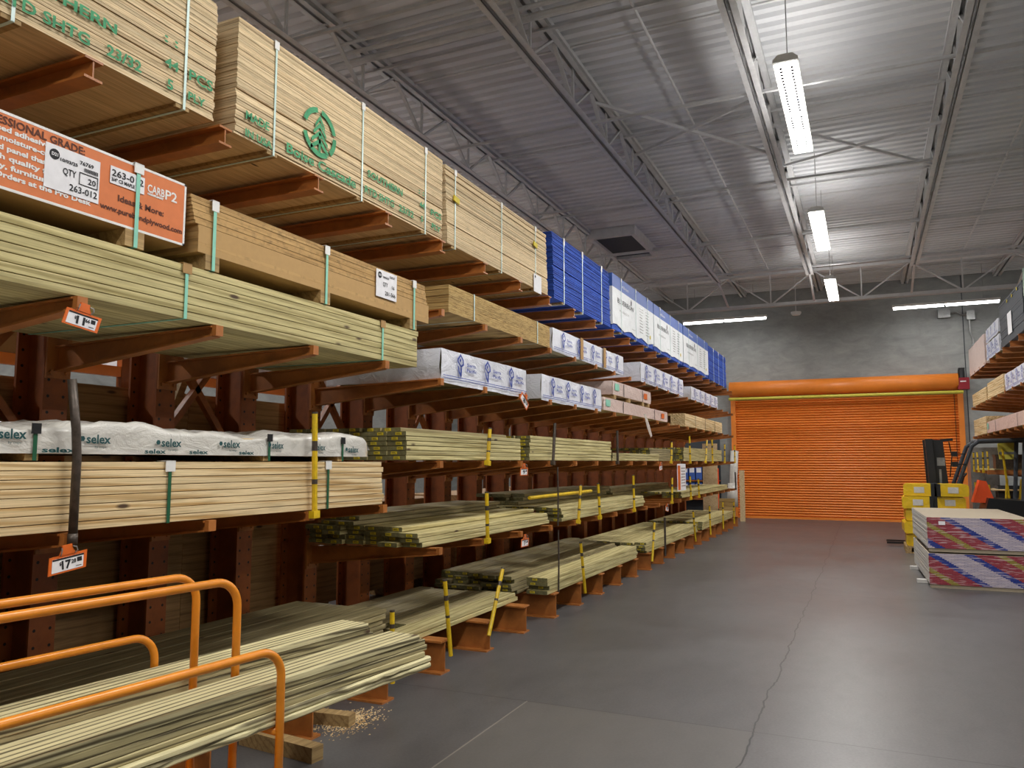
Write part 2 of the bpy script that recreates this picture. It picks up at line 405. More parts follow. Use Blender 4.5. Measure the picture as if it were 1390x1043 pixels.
for jx, lab in names.items():
    j = thing('roof_joist', 'white steel ' + lab, 'joist', (jx, 0, 0), 0, 'roof joists along the aisle')
    yb0, yb1 = -8.5, 20.3
    chord(MB(), 0, yb0, yb1, JZ0, .075, .03, .06).build('bottom_chord', 'roofsteel', j)
    mb = chord(MB(), 0, -8.9, YB - .02, JZ1 - .04, .075, .03, .05); mb.box(-.10, .10, -8.9, YB - .02, JZ1 + .012, ZD)
    mb.build('top_chord', 'roofsteel', j)
    yy = -8.0
    while yy < 20.2:
        if abs(jx) < 9: 
            if yy > 1.5 or jx > -4:
                obj('web_member', wd, j, (0, yy, 0)); obj('web_member', wd2, j, (0, yy, 0)); obj('web_member', wv, j, (0, yy + .0, 0))
        yy += pw
    MB().bar((0, 20.25, JZ0 + .02), (0, 21.85, 5.95), .05, .025).build('tail_brace', 'roofsteel', j)
g = thing('roof_girder', 'white steel roof girder crossing in front of the end wall', 'girder', (0, 22.0, 0))
GZ0 = 5.90
gm = MB()
for dy in (-.055, .055): gm.box(XL + .02, XR - .02, dy - .04, dy + .04, GZ0, GZ0 + .01).box(XL + .02, XR - .02, dy - .006, dy + .006, GZ0, GZ0 + .09)
gm.build('bottom_chord', 'roofsteel', g)
MB().box(XL + .02, XR - .02, -.1, .1, JZ1 - .12, JZ1 - .045).build('top_chord', 'roofsteel', g)
xs = sorted(names)
for a, b in zip(xs, xs[1:]):
    m = (a + b) / 2
    MB().bar((m, 0, GZ0 + .05), (a, 0, JZ1 - .1), .07, .03).build('web_member', 'roofsteel', g)
    MB().bar((m, 0, GZ0 + .05), (b, 0, JZ1 - .1), .07, .03).build('web_member', 'roofsteel', g)
    MB().bar((m, 0, GZ0 + .05), (m, 0, JZ1 - .1), .035, .03).build('web_member', 'roofsteel', g)
for i, (yy, zz) in enumerate([(3.1, 6.33), (6.5, 6.33), (9.9, 6.33), (13.3, 6.33), (16.7, 6.33), (19.6, 6.33), (4.8, 6.80), (8.2, 6.80), (11.6, 6.80), (15.0, 6.80), (18.2, 6.8)]):
    b = MB().box(XL + .05, XR - .05, -.022, .022, 0, .006).box(XL + .05, XR - .05, -.003, .003, 0, .044).build('bridging_bar', 'roofsteel', None, (0, yy, zz))
    tag(b, 'thin white bridging angle, %s from the camera, %s' % (ORDB[i % 6], 'along the joists\' lower chords' if zz < 6.5 else 'just below the roof deck'), 'roof brace', 'bridging angles across the roof joists')
for i, (yy, r_) in enumerate([(7.35, .02), (7.55, .028), (7.75, .045)]):
    p = MB().tube([(XL + .05, yy, 6.72), (XR - .05, yy, 6.72)], r_, 8).build('ceiling_conduit', 'roofsteel')
    tag(p, ['thinnest of the three white conduits crossing the roof deck', 'middle of the three white conduits crossing the roof deck', 'thickest white pipe crossing the roof deck beside two conduits'][i], 'pipe')
for i, x_ in enumerate((-2.2, 2.35)):
    p = MB().tube([(x_, -8, 6.83), (x_, 21.5, 6.83)], .018, 8).build('sprinkler_pipe', 'roofsteel')
    tag(p, ['thin white pipe along the roof left of the bright fixtures', 'thin white pipe along the roof right of the bright fixtures'][i], 'pipe')
for i, (xa, ya, xb, yb) in enumerate([(-3.32, 10.2, -1.1, 12.3), (-1.1, 10.2, -3.32, 12.3), (-1.1, 12.0, 1.2, 13.8), (1.2, 12.0, -1.1, 13.8)]):
    b = MB().bar((xa, ya, 6.42 if i % 2 else 6.78), (xb, yb, 6.78 if i % 2 else 6.42), .04, .04).build('diagonal_brace', 'roofsteel')
    tag(b, 'diagonal white roof brace %s, %s stroke of its cross' % ('left of the fixtures' if i < 2 else 'right of the fixtures', ['rising', 'falling'][i % 2]), 'roof brace', 'roof cross braces left' if i < 2 else 'roof cross braces right')
v = thing('roof_vent', 'dark square roof opening framed in white steel above the blue stack', 'vent', (-5.05, 17.6, ZD - .16))
MB().box(-.45, .45, -.95, .95, .02, .03).build('grille', 'slate', v)
for a in ((-.55, -.45, -1.05, 1.05), (.45, .55, -1.05, 1.05)): MB().box(a[0], a[1], a[2], a[3], -.05, .16).build('frame', 'roofsteel', v)
for a in ((-.45, .45, -1.05, -.95), (-.45, .45, .95, 1.05)): MB().box(a[0], a[1], a[2], a[3], -.05, .16).build('frame', 'roofsteel', v)

# ------------------------------------------------------------------ light fixtures
def area(name, parent, loc, sx_, sy_, w):
    l = bpy.data.lights.new(name, 'AREA'); l.shape = 'RECTANGLE'; l.size = sx_; l.size_y = sy_; l.energy = w; l.color = LAMP_COL
    o = bpy.data.objects.new(name, l); C.objects.link(o); o.parent = parent; o.location = loc; return o
LZ = 5.80
def fixture(x, y, label):
    t = thing('high_bay_light', label, 'light fixture', (x, y, LZ), 0, 'linear high-bay lights')
    MB().prism([(-.125, 0), (.125, 0), (.125, .03), (.07, .08), (-.07, .08), (-.125, .03)], 'y', -1.32, 1.32).build('housing', 'white', t)
    for s_ in (-1, 1):
        le = MB().box(-.112, .112, -.62, .62, -.014, 0).build('lens', 'lamp', t, (0, s_ * .645, 0))
        mm = MB()
        for sx_ in (-.055, .055):
            for k in range(16): mm.box(sx_ - .014, sx_ + .014, -.58 + k * .073, -.58 + k * .073 + .044, -.024, -.020)
        mm.build('louvre_slots', 'ink', le)['kind'] = 'stuff'
    for yy in (-1.0, 1.0):
        MB().tube([(0, yy, .08), (0, yy, ZD - LZ - .05)], .006, 5).build('hanger', 'grey_metal', t)
    area('lamp_light', t, (0, 0, -.017), .22, 2.5, FIXTURE_W)
    area('ceiling_fill_light', t, (0, 0, .12), .14, 2.5, FIXTURE_W * CEILING_FILL).rotation_euler = (math.pi, 0, 0)  # added upward fill that brightens the roof deck
fixture(-.60, 9.45, 'nearest bright linear high-bay light over the aisle')
fixture(-.60, 14.75, 'second bright linear high-bay light over the aisle')
fixture(-.60, 20.0, 'farthest bright linear high-bay light before the end wall')
for yy in (4.15, -1.15, -6.45): fixture(-.60, yy, 'linear high-bay light over the aisle, %s behind the visible row' % ORD[int((4.2 - yy) // 5.2)])
for yy in (0, 5.3, 10.6, 15.9, 21.2): fixture(-8.6, yy, 'linear high-bay light over the next aisle on the left, %s from the front wall' % ORD[int(yy // 5.3)])
for yy in (0, 5.3, 10.6, 15.9, 21.2): fixture(6.6, yy, 'linear high-bay light over the next aisle on the right, %s from the front wall' % ORD[int(yy // 5.3)])
def strip(x0, x1, label):
    t = thing('strip_light', label, 'light fixture', ((x0 + x1) / 2, 23.6, 5.88)); L = (x1 - x0) / 2
    MB().box(-L, L, -.06, .06, .035, .10).build('housing', 'white', t)
    for s_ in (-1, 1):
        MB().tube([(s_ * L * .5 - L * .48, 0, .01), (s_ * L * .5 + L * .48, 0, .01)], .04, 10).build('tube', 'lamp_strip', t)
    for xx in (-L * .7, L * .7): MB().tube([(xx, 0, .1), (xx, 0, 1.05)], .006, 5).build('hanger', 'grey_metal', t)
    area('strip_lamp', t, (0, 0, -.06), 2 * L, .1, STRIP_W)
strip(-4.95, -2.5, 'strip light near the end wall on the left')
strip(.8, 3.35, 'strip light near the end wall on the right')
dm = thing('smoke_detector', 'round white detector hanging under the roof before the end wall', 'detector', (-1.65, 23.0, 5.8))
MB().tube([(0, 0, 0), (0, 0, .05), (0, 0, .09)], [.11, .14, .14], 14).build('body', 'white', dm)
MB().tube([(0, 0, .09), (0, 0, 1.12)], .012, 6).build('drop_pipe', 'roofsteel', dm)

# ------------------------------------------------------------------ cantilever racks
PITCH = .83
def YK(k): return 5.70 + PITCH * k
ARM = 1.32
def taper_arm():
    m = MB()
    m.prism([(0, -.185), (ARM - .03, -.05), (ARM - .03, -.004), (0, -.04)], 'y', -.006, .006)
    def plate(z0a, z0b, w, t):
        m.add([(0, -w, z0a), (ARM - .03, -w, z0b), (ARM - .03, w, z0b), (0, w, z0a), (0, -w, z0a + t), (ARM - .03, -w, z0b + t), (ARM - .03, w, z0b + t), (0, w, z0a + t)],
              [(0, 3, 2, 1), (4, 5, 6, 7), (0, 1, 5, 4), (1, 2, 6, 5), (2, 3, 7, 6), (3, 0, 4, 7)])
    plate(-.195, -.06, .034, .01); plate(-.045, -.010, .034, .01)
    m.box(ARM - .03, ARM, -.026, .026, -.056, .002)
    m.box(.0, .016, -.08, .08, -.235, .055)
    for yy in (-.052, .052):
        for zz in (-.2, .02): m.tube([(.016, yy, zz), (.03, yy, zz)], .014, 6)
    return m.mesh('arm', 'steel_lt')
def i_beam(x0, x1, z0, z1, w, t=.012, tw=.008, plate=True, name='arm'):
    m = MB(); m.box(x0, x1, -w/2, w/2, z0, z0 + t).box(x0, x1, -w/2, w/2, z1 - t, z1).box(x0, x1 - .004, -tw/2, tw/2, z0 + t, z1 - t)
    if plate: m.box(x0, x0 + .016, -.08, .08, z0 - .05, z1 + .04)
    return m.mesh(name, 'steel_lt')
A_T = taper_arm(); A_I = i_beam(0, ARM - .01, -.105, 0, .095)
BASE = i_beam(0, 1.37, 0, .262, .15, .014, .01, False, 'base_beam')
cm = MB(); CH = 3.95
cm.box(-.02, 0, -.082, .082, .0, CH).box(-.28, -.26, -.082, .082, 0, CH).box(-.26, -.02, -.006, .006, 0, CH)
COL = cm.mesh('column', 'column')
cm2 = MB(); CH2 = 4.2
cm2.box(-.02, 0, -.082, .082, .0, CH2).box(-.28, -.26, -.082, .082, 0, CH2).box(-.26, -.02, -.006, .006, 0, CH2)
COL2 = cm2.mesh('column', 'column')
XC = -4.54
def post_mesh(h, mat='yellow', br=True):
    m = MB().tube([(0, 0, .0 if br else -.2), (0, 0, h * .5), (0, 0, h)], .018, 8, 0)
    m.tube([(0, 0, h * .62), (0, 0, h * .72)], .0186, 8, 1, False).tube([(0, 0, h * .28), (0, 0, h * .33)], .0186, 8, 1, False)
    if br: m.box(-.022, .019, -.03, .03, -.04, .006, 0)
    return m.tube([(0, 0, h), (0, 0, h + .012)], .019, 8, 1).mesh('stop_post', [mat, 'dkmetal'], False)
POST = {h: post_mesh(h) for h in (.30, .35, .42, .5)}
POSTK = post_mesh(.42, 'dkmetal'); POSTL = post_mesh(.62)
POSTB = {h: post_mesh(h, br=False) for h in (.30, .35, .42)}; POSTKB = post_mesh(.42, 'dkmetal', False)
FLOOR_POST = {id(POST[h]): POSTB[h] for h in POSTB}; FLOOR_POST[id(POSTK)] = POSTKB
def rack(label, ks, levels, top=3.585, posts=(), rot=0, xc=XC, yk=YK, col=COL, base=True):
    y0 = yk(ks[0]); s = 1 if rot == 0 else -1
    t = thing('cantilever_rack', label, 'rack', (xc, y0, 0), rot)
    for k in ks:
        yy = s * (yk(k) - y0)
        obj('column', col, t, (0, yy, 0))
        if base and (base is True or k >= base): obj('base_beam', BASE, t, (0, yy, 0))
        if top: obj('arm', A_I, t, (0, yy, top))
        for lv in levels(k): obj('arm', A_T, t, (0, yy, lv))
    for a, b in zip(ks, ks[1:]):
        if (a - ks[0]) % 2 == 0:
            ya, yb = s * (yk(a) - y0), s * (yk(b) - y0)
            MB().bar((-.15, ya + .01, 1.75), (-.15, yb - .01, 2.75), .05, .05).build('brace', 'steel', t)
            MB().bar((-.15, yb - .01, 1.75), (-.15, ya + .01, 2.75), .05, .05).build('brace', 'steel', t)
    for (k, z, me, ry, rx) in posts:
        if z < .3: me = FLOOR_POST.get(id(me), me)
        obj('stop_post', me, t, (ARM + .02 if z > .3 else 1.40, s * (yk(k) - y0), z + (.0 if z > .3 else .07)), (rx, ry, 0))
    return t
# bent dark stop post of the near bay
bent = MB().tube([(0, 0, 0), (0, .0, .33), (0, -.012, .46), (0, -.045, .68)], .019, 10).tube([(0, 0, -.05), (0, 0, 0)], .021, 10).mesh('stop_post', 'dkmetal', True)
Z1, Z2, Z3 = 3.585, 2.445, 1.385
t = rack('orange cantilever rack bay nearest the cart, behind the pale pine bundle', list(range(-6, 0)), lambda k: (Z2, Z3),
         posts=[(-4, Z3, bent, 0, 0), (-2, Z3, POSTL, 0, R(2)), (-1, .26, POST[.30], R(0), R(2))])
LV = (2.985, 2.395, 1.705, .995)
P3, P35, P42, P5 = POST[.30], POST[.35], POST[.42], POST[.5]
rack('orange cantilever rack bay under the third plywood stack, with yellow stop posts', list(range(0, 6)), lambda k: LV,
     posts=[(1, 1.705, P3, 0, R(-8)), (1, .995, P42, 0, R(3)), (0, .26, P42, 0, R(10)), (1, .26, P42, 0, R(-28)), (3, 1.705, POSTK, 0, R(-8)), (4, .995, P42, 0, R(-12)), (4, .26, P42, 0, R(14)), (5, .995, P42, 0, R(8))])
rack('orange cantilever rack bay under the first white-wrapped stack with blue band', list(range(6, 13)), lambda k: LV,
     posts=[(6, 1.705, POSTK, 0, 0), (7, .995, P5, 0, R(4)), (8, .26, P42, 0, R(-18)), (9, .26, POSTK, 0, 0), (10, 1.705, P35, 0, R(-12)), (10, .995, P42, 0, R(-6)), (12, .995, P42, 0, R(8)), (12, 1.705, P5, 0, R(3)), (12, .26, P42, 0, R(18))])
rack('farthest orange cantilever rack bay on the left, ending beside the roll-up door', list(range(13, 20)), lambda k: LV,
     posts=[(13, .995, P35, 0, R(10)), (14, 1.705, P5, 0, R(-22)), (15, 1.705, P5, 0, R(3)), (14, .26, P42, 0, R(6)), (16, .26, P42, 0, R(-3)), (17, 1.705, P42, 0, R(-6)), (18, .26, P35, 0, R(4)), (19, 1.705, P42, 0, R(6)), (19, .995, POSTK, 0, R(4))])

# ------------------------------------------------------------------ goods on the racks
def root_for(name, label, cat, xf, y0, y1, z0, D, group=None, side=1):
    rz = 0 if side == 1 else math.pi
    return thing(name, label, cat, (xf - side * D / 2, (y0 + y1) / 2, z0), rz, group)
def strap(t, y, D, z0, z1, mat='strap', w=.016, guard='white', top=True, gw=.04, gh=.05, dx=0):
    f = D / 2 + .006 + dx
    m = MB().box(f, f + .002, y - w/2, y + w/2, z0, z1).box(-D/2, f, y - w/2, y + w/2, z1, z1 + .002).box(-D/2, f, y - w/2, y + w/2, z0 - .002, z0)
    s_ = m.build('strap', mat, t)
    if guard:
        MB().box(f + .001, f + .005, y - gw/2, y + gw/2, z1 - gh, z1 + .004).box(f - .06, f + .005, y - gw/2, y + gw/2, z1 + .002, z1 + .006).build('corner_guard', guard, s_)
def sheets(t, D, L, H, n, mats, jit=.0024, name='sheet', z0=0, skew=0, gap=.001):
    th = H / n
    me = MB().box(-D/2, D/2, -L/2, L/2, .0004, th - gap, 0, 1 if len(mats) > 1 else 0).mesh(name, mats)
    for i in range(n):
        g_ = random.random() < .12
        obj(name, me, t, (random.uniform(-jit, jit) - (.007 if g_ else 0), random.uniform(-jit, jit) * 1.5 + skew * i / n, z0 + i * th))
def runner(t, y, D, h=.022, w=.09, z=0):
    MB().prism([(y - w/2, -h), (y + w/2, -h), (y + w/2, 0), (y - w/2, 0)], 'x', -D/2, D/2 - .005).build('runner', 'block', t, (0, 0, z))
XF = -3.28
def ply_stack(label, y0, y1, H, n, straps, smat, z0=3.612, guard='white', skew=0):
    D = 1.22; t = root_for('plywood_stack', label, 'plywood', XF, y0, y1, z0, D); L = y1 - y0
    sheets(t, D, L, H, n, ['ply', 'plyface'], skew=skew)
    for y in straps:
        strap(t, y - (y0 + y1) / 2, D, -.024, H, smat, guard=guard); runner(t, y - (y0 + y1) / 2, D)
    return t, D / 2 + .012, (y0 + y1) / 2
# -- top level
t, f, yc = ply_stack('strapped plywood stack with green stencilled 44 PCS, nearest on the top arms', .74, 3.165, .70, 44, (2.02, 2.95), 'strap_pale')
def st(body, y, z, h, w): text(t, body, f, y - yc, z - 3.612, h, 'greenink', w, .002)
st('SOUTHERN', 1.94, 3.785, .05, .58); st('RTD SHTG', 1.94, 3.655, .055, .44); st('23/32', 2.47, 3.66, .055, .20)
st('44', 2.81, 3.77, .05, .09); st('PCS', 2.97, 3.768, .058, .17); st('5', 2.83, 3.655, .052, .04); st('PLY', 2.97, 3.655, .045, .12)
st(': :', 2.80, 3.90, .05, .09)
t, f, yc = ply_stack('strapped plywood stack with a green tree emblem on its edge', 3.33, 5.775, .715, 44, (3.65, 4.58, 5.48), 'strap_pale')
st('MADE', 3.40, 3.725, .05, .20); st('IN USA', 3.40, 3.62, .045, .23); st('Boise Cascade', 3.76, 3.655, .062, .74)
st('SOUTHERN', 4.64, 3.795, .052, .48); st('RTD SHTG', 4.61, 3.665, .052, .39); st('23/32', 5.07, 3.665, .05, .22); st('44', 5.38, 3.79, .048, .08); st('PCS', 5.56, 3.775, .052, .18)
st('5', 5.40, 3.675, .045, .04); st('PLY', 5.58, 3.665, .045, .15); st(': :', 5.36, 3.90, .045, .09)
lg = MB(); cy_, cz_ = 4.085 - yc, 3.905 - 3.612; ro, ri = .150, .118
for a0, a1 in ((15, 85), (100, 165), (195, 300), (315, 365)):
    n = 10; pts = []
    for i in range(n + 1): a = R(a0 + (a1 - a0) * i / n); pts.append((math.cos(a), math.sin(a)))
    vs = [(0, ro * c * 1.05, ro * s_) for c, s_ in pts] + [(0, ri * c * 1.05, ri * s_) for c, s_ in pts]
    lg.add(vs, [(i, i + 1, i + n + 2, i + n + 1) for i in range(n)])
for zc, hw in ((.075, .045), (.03, .06), (-.02, .075), (-.07, .085)):
    lg.add([(0, 0, zc + .035), (0, hw, zc - .03), (0, hw, zc - .055), (0, 0, zc + .005)], [(0, 1, 2, 3)])
    lg.add([(0, 0, zc + .035), (0, -hw, zc - .03), (0, -hw, zc - .055), (0, 0, zc + .005)], [(0, 1, 2, 3)])
lg.add([(0, -.01, -.12), (0, .01, -.12), (0, .01, .0), (0, -.01, .0)], [(0, 1, 2, 3)])
lg.build('tree_emblem', 'greenink', t, (f, cy_, cz_)).scale = (1, 1.12, 1.12)
t, f, yc = ply_stack('strapped plywood stack with two yellow clips, between the emblem stack and the blue stack', 5.87, 8.25, .70, 40, (6.0, 6.98, 7.87), 'strap_pale', skew=-.05)
for (y, z) in ((6.0, 4.04), (7.84, 4.10)):
    MB().box(0, .012, -.05, .05, -.025, .025).build('yellow_clip', 'yellowtag', t, (f, y - yc, z - 3.612), (R(-8), 0, 0))
pt = quad(t, 'paper_tag', f + .002, 7.80 - yc, 8.02 - yc, -.04, .16, 'paper')
MB().tube([(0, 0, 0), (.002, 0, 0)], .014, 12).build('printed_dot', 'ink', pt, (f + .004, 7.84 - yc, .13))
def blue_stack(label, y0, y1, n, straps, H=.79):
    D = 1.22; t = root_for('foam_board_stack', label, 'insulation', XF + .02, y0, y1, 3.612, D); L = y1 - y0
    sheets(t, D, L, H, n, ['blue'], .005, 'foam_sheet', skew=-.06, gap=.005)
    for y in straps: strap(t, y - (y0 + y1) / 2, D, -.024, H, 'strap_pale', .022, 'white', gw=.05, gh=.08); runner(t, y - (y0 + y1) / 2, D)
    return t
blue_stack('strapped blue foam board stack after the last bare plywood stack', 8.40, 10.62, 34, (8.72, 9.40, 10.2))
blue_stack('strapped blue foam board stack farthest along the top arms, by the roll-up door', 18.25, 20.75, 34, (18.9, 19.6, 20.3))
def br_stack(label, y0, y1, ragged):
    D = 1.22; z0 = 3.612; t = root_for('wrapped_board_stack', label, 'insulation', XF + .02, y0, y1, z0, D); L = y1 - y0; H = .80
    sheets(t, D, L, H, 16, ['blue'], .003, 'foam_sheet')
    w = MB(); x = D/2 + .012
    w.box(-D/2, x, -L/2 - .012, L/2 + .01, .62, H + .012, 1)
    n = 12; low = [.06 + .025 * math.sin(i * 1.7) * ragged + random.uniform(-.01, .01) for i in range(n + 1)]
    for i in range(n):
        a, b = -L/2 - .012 + (L + .02) * i / n, -L/2 - .012 + (L + .02) * (i + 1) / n
        w.add([(x, a, low[i]), (x, b, low[i+1]), (x, b, .62), (x, a, .62)], [(0, 1, 2, 3)])
    for i in range(8):
        a, b = -D/2 + (D + .012) * i / 8, -D/2 + (D + .012) * (i + 1) / 8
        za, zb = (.16 - .1 * i / 8, .16 - .1 * (i + 1) / 8)
        w.add([(a, -L/2 - .012, za), (b, -L/2 - .012, zb), (b, -L/2 - .012, .62), (a, -L/2 - .012, .62)], [(0, 1, 2, 3)])
    w.build('wrapper', ['wrapw', 'blueband'], t)
    fx = x + .003
    text(t, 'BLUERIBON', fx, -L * .40, .42, .075, 'ink', L * .36)
    text(t, 'insulation', fx, -L * .36, .30, .045, 'grey_metal', L * .22); text(t, 'panel', fx, -L * .08, .13, .03, 'grey_metal', L * .08)
    lg = MB().add([(0, 0, .0), (0, .05, 0), (0, .06, .06), (0, .025, .10), (0, .0, .05)], [(0, 1, 2, 3, 4)]); lg.build('printed_logo', 'ink', t, (fx, -L * .10, .50))
    for k in range(2):
        m = MB()
        for i in range(9): m.add([(0, 0, .56 - i * .048), (0, .16 * L * (.5 + .5 * random.random()) * .7, .56 - i * .048), (0, .13 * L * .6, .545 - i * .048), (0, 0, .545 - i * .048)], [(0, 1, 2, 3)])
        m.build('printed_lines', 'grey_metal', t, (fx, L * (.12 + .16 * k), 0))
    MB().tube([(0, 0, 0), (.002, 0, 0)], .035, 12).build('yellow_sticker', 'yellowtag', t, (fx, L * .40, .17))
    text(t, 'ribon', fx, -L * .3, .68, .05, 'wrapw', L * .15)
    for y in (-.32, .02, .33): strap(t, y * L, D, -.024, H + .012, 'strap_pale', .014, 'white', gw=.04, gh=.05, dx=.012); runner(t, y * L, D)
br_stack('first white-wrapped board stack with a blue band, next to the blue foam stack', 10.70, 13.06, 1.0)
br_stack('second white-wrapped board stack with a blue band, middle of three', 13.12, 15.42, .5)
br_stack('third white-wrapped board stack with a blue band, nearest the end wall', 15.50, 18.15, .4)

# -- orange carton and fibreboard over the green bundle
GT = 2.742
D = 1.22; y0, y1 = .45, 2.965; yc = (y0 + y1) / 2; Zc = 2.835
t = root_for('plywood_carton', 'orange printed carton of plywood panels lying on the green timber bundle', 'carton', -3.25, y0, y1, Zc, D)
L = y1 - y0; H = .335
m = MB().box(-D/2, D/2, -L/2, L/2, 0, H, 0).build('carton_body', 'cardboard', t)
f = D/2 + .001
quad(t, 'printed_panel', f, -L/2 + .005, L/2 - .012, .012, H - .01, 'carton', .002)
for a in ((-L/2, L/2, H - .012, H), (-L/2, L/2, 0, .012), (L/2 - .012, L/2, 0, H)): quad(t, 'white_border', f, *a, 'white', .003)
def ct(body, y, z, h, w, mat='white', b=.0012, dx=.004): text(t, body, f + dx, y - yc, z - Zc, h, mat, w, b)
ct('PROFESSIONAL GRADE:', 1.845, 3.113, .034, .525, 'brown_ink')
for s_, k_, y, z in (('soy-based adhesive', 7, 1.985, 3.083), ('and moisture-cured', 4, 1.985, 3.044), ('hardwood panel that', 9, 1.995, 3.003), ('high quality for', 3, 1.985, 2.963), ('cabinetry, furniture', 8, 1.98, 2.924), ('Special Orders at the Pro Desk', 8, 1.985, 2.886)):
    ct(s_, y - .0195 * k_, z, .022, .0195 * len(s_))
sh = quad(t, 'paper_label', f + .004, 2.18 - yc, 2.45 - yc, 2.905 - Zc, 3.108 - Zc, 'paper', .002)
def lt(body, y, z, h, w, mat='ink'): text(t, body, f + .008, y - yc, z - Zc, h, mat, w, .0006)
MB().tube([(0, 0, 0), (.002, 0, 0)], .024, 16).build('printed_dot', 'ink', t, (f + .006, 2.222 - yc, 3.065 - Zc))
text(t, 'D21', f + .0095, 2.207 - yc, 3.058 - Zc, .014, 'paper', .030, .0006)
lt('10/03/25', 2.25, 3.045, .014, .085); lt('76769', 2.345, 3.062, .017, .07); lt('QTY', 2.265, 2.99, .03, .065); lt('20', 2.39, 2.982, .026, .04); lt('263-012', 2.30, 2.925, .030, .14)
fr = MB()
for a in ((2.345, 2.44, 3.023, 3.026), (2.345, 2.44, 2.968, 2.971), (2.345, 2.348, 2.968, 3.026), (2.437, 2.44, 2.968, 3.026)): fr.box(0, .001, a[0] - yc, a[1] - yc, a[2] - Zc, a[3] - Zc)
for i in range(9): fr.box(0, .001, 2.37 + i * .008 - yc, 2.37 + i * .008 + .004 - yc, 3.034 - Zc, 3.052 - Zc)
fr.build('printed_frame', 'ink', t, (f + .008, 0, 0))
quad(t, 'paper_label', f + .004, 2.505 - yc, 2.70 - yc, 3.03 - Zc, 3.115 - Zc, 'paper', .002)
lt('263-012', 2.512, 3.068, .032, .18); lt('3/4" C3 MAPLE', 2.512, 3.042, .017, .13)
ct('CARB', 2.72, 3.055, .040, .105); ct('P2', 2.83, 3.05, .050, .075); ct('COMPLIANT', 2.72, 3.040, .009, .10)
ct('Ideas & More:', 2.555, 2.955, .030, .27, 'brown_ink'); ct('www.purebondplywood.com', 2.46, 2.895, .026, .485, 'brown_ink')
for y in (.9, 2.66):
    strap(t, y - yc, D, -.085, H, 'strap', .022, 'white', gw=.055, gh=.045, dx=.004)
    MB().box(-D/2, D/2 + .004, y - yc - .055, y - yc + .055, -.085, -.001).build('runner', 'block', t)
D = 1.24; y0, y1 = 3.055, 5.50; yc = (y0 + y1) / 2; Zc = 2.83
t = root_for('fibreboard_stack', 'brown fibreboard stack with a white QTY 16 label, on the green timber bundle', 'fibreboard', -3.245, y0, y1, Zc, D); L = y1 - y0
me = MB().box(-D/2, D/2, -L/2, L/2, .0006, .0185).mesh('sheet', 'mdf')
for i in range(16):
    sh_ = -.004 * max(0, i - 7) * 1.2 if i > 7 else 0
    obj('sheet', me, t, (-.004 * (i > 8) + random.uniform(-.002, .002), sh_ + random.uniform(-.002, .002) - (.02 if i >= 8 else 0), i * .019))
MB().box(-D/2 + .01, D/2 + .001, -L/2 + .002, L/2 - .002, .0, .15).build('sheet_wrap', 'mdf_face', t)
for y in (3.16, 4.15, 5.26):
    strap(t, y - yc, D, -.085, .304, 'strap', .022, 'white', gw=.05, gh=.055, dx=.004)
    MB().box(-D/2, D/2 + .004, y - yc - .05, y - yc + .05, -.085, -.001).build('runner', 'block', t)
f = D/2 + .010
quad(t, 'paper_label', f, 4.725 - yc, 5.0 - yc, .085, .29, 'paper', .002)
MB().tube([(0, 0, 0), (.002, 0, 0)], .024, 16).build('printed_dot', 'ink', t, (f + .002, 4.77 - yc, .25))
for b_, y, z, h, w in (('10/03/25', 4.81, .235, .014, .08), ('76767', 4.90, .25, .017, .07), ('QTY', 4.81, .175, .03, .065), ('16', 4.93, .17, .026, .035), ('201-566', 4.84, .11, .030, .14)):
    text(t, b_, f + .004, y - yc, z, h, 'ink', w, .0006)
text(t, 'D21', f + .005, 4.755 - yc, .243, .014, 'paper', .030, .0006)

# -- board bundles
def bundle(name, label, cat, xf, y0, y1, z0, nw, bw, nl, bt, mat, straps=(), smat='strap', guard='white', stag=.01, side=1, gap=.0032, group=None, runners=()):
    D = nw * bw; t = root_for(name, label, cat, xf, y0, y1, z0, D, group, side); L = y1 - y0; yc = (y0 + y1) / 2
    me = board_mesh(bw - .002, L, bt - gap, mat, .0018)
    for l in range(nl):
        sh_ = random.uniform(-stag, stag)
        for c in range(nw):
            vis = l in (0, nl - 1) or c >= nw - 2
            if not vis and L > 3 and nw * nl > 40: continue
            obj('board', me, t, (-D/2 + bw * (c + .5) + random.uniform(-.002, .002), sh_ + random.uniform(-stag, stag) * .4, (l + .5) * bt))
    for y in straps:
        strap(t, side * (y - yc), D, 0, nl * bt, smat, .02, guard, gw=.06, gh=.05)
    for y in runners:
        MB().box(-D/2, D/2 - .002, side * (y - yc) - .045, side * (y - yc) + .045, -.03, -.001).build('runner', 'block', t)
    return t, D / 2, yc
bundle('timber_bundle', 'greenish treated timber bundle with teal straps above the near uprights', 'timber', -3.245, .45, 5.335, 2.45, 8, .155, 7, .0415, 'treated', (2.985, 4.83), 'strap', 'cardboard', .008)
t, fx, yc = bundle('timber_bundle', 'pale yellow pine timber bundle with dark green straps under the printed film pack', 'timber', -3.245, .30, 4.865, 1.392, 8, .155, 8, .0385, 'pine', (.95, 2.93, 4.22), 'strap_dk', 'white', .014)
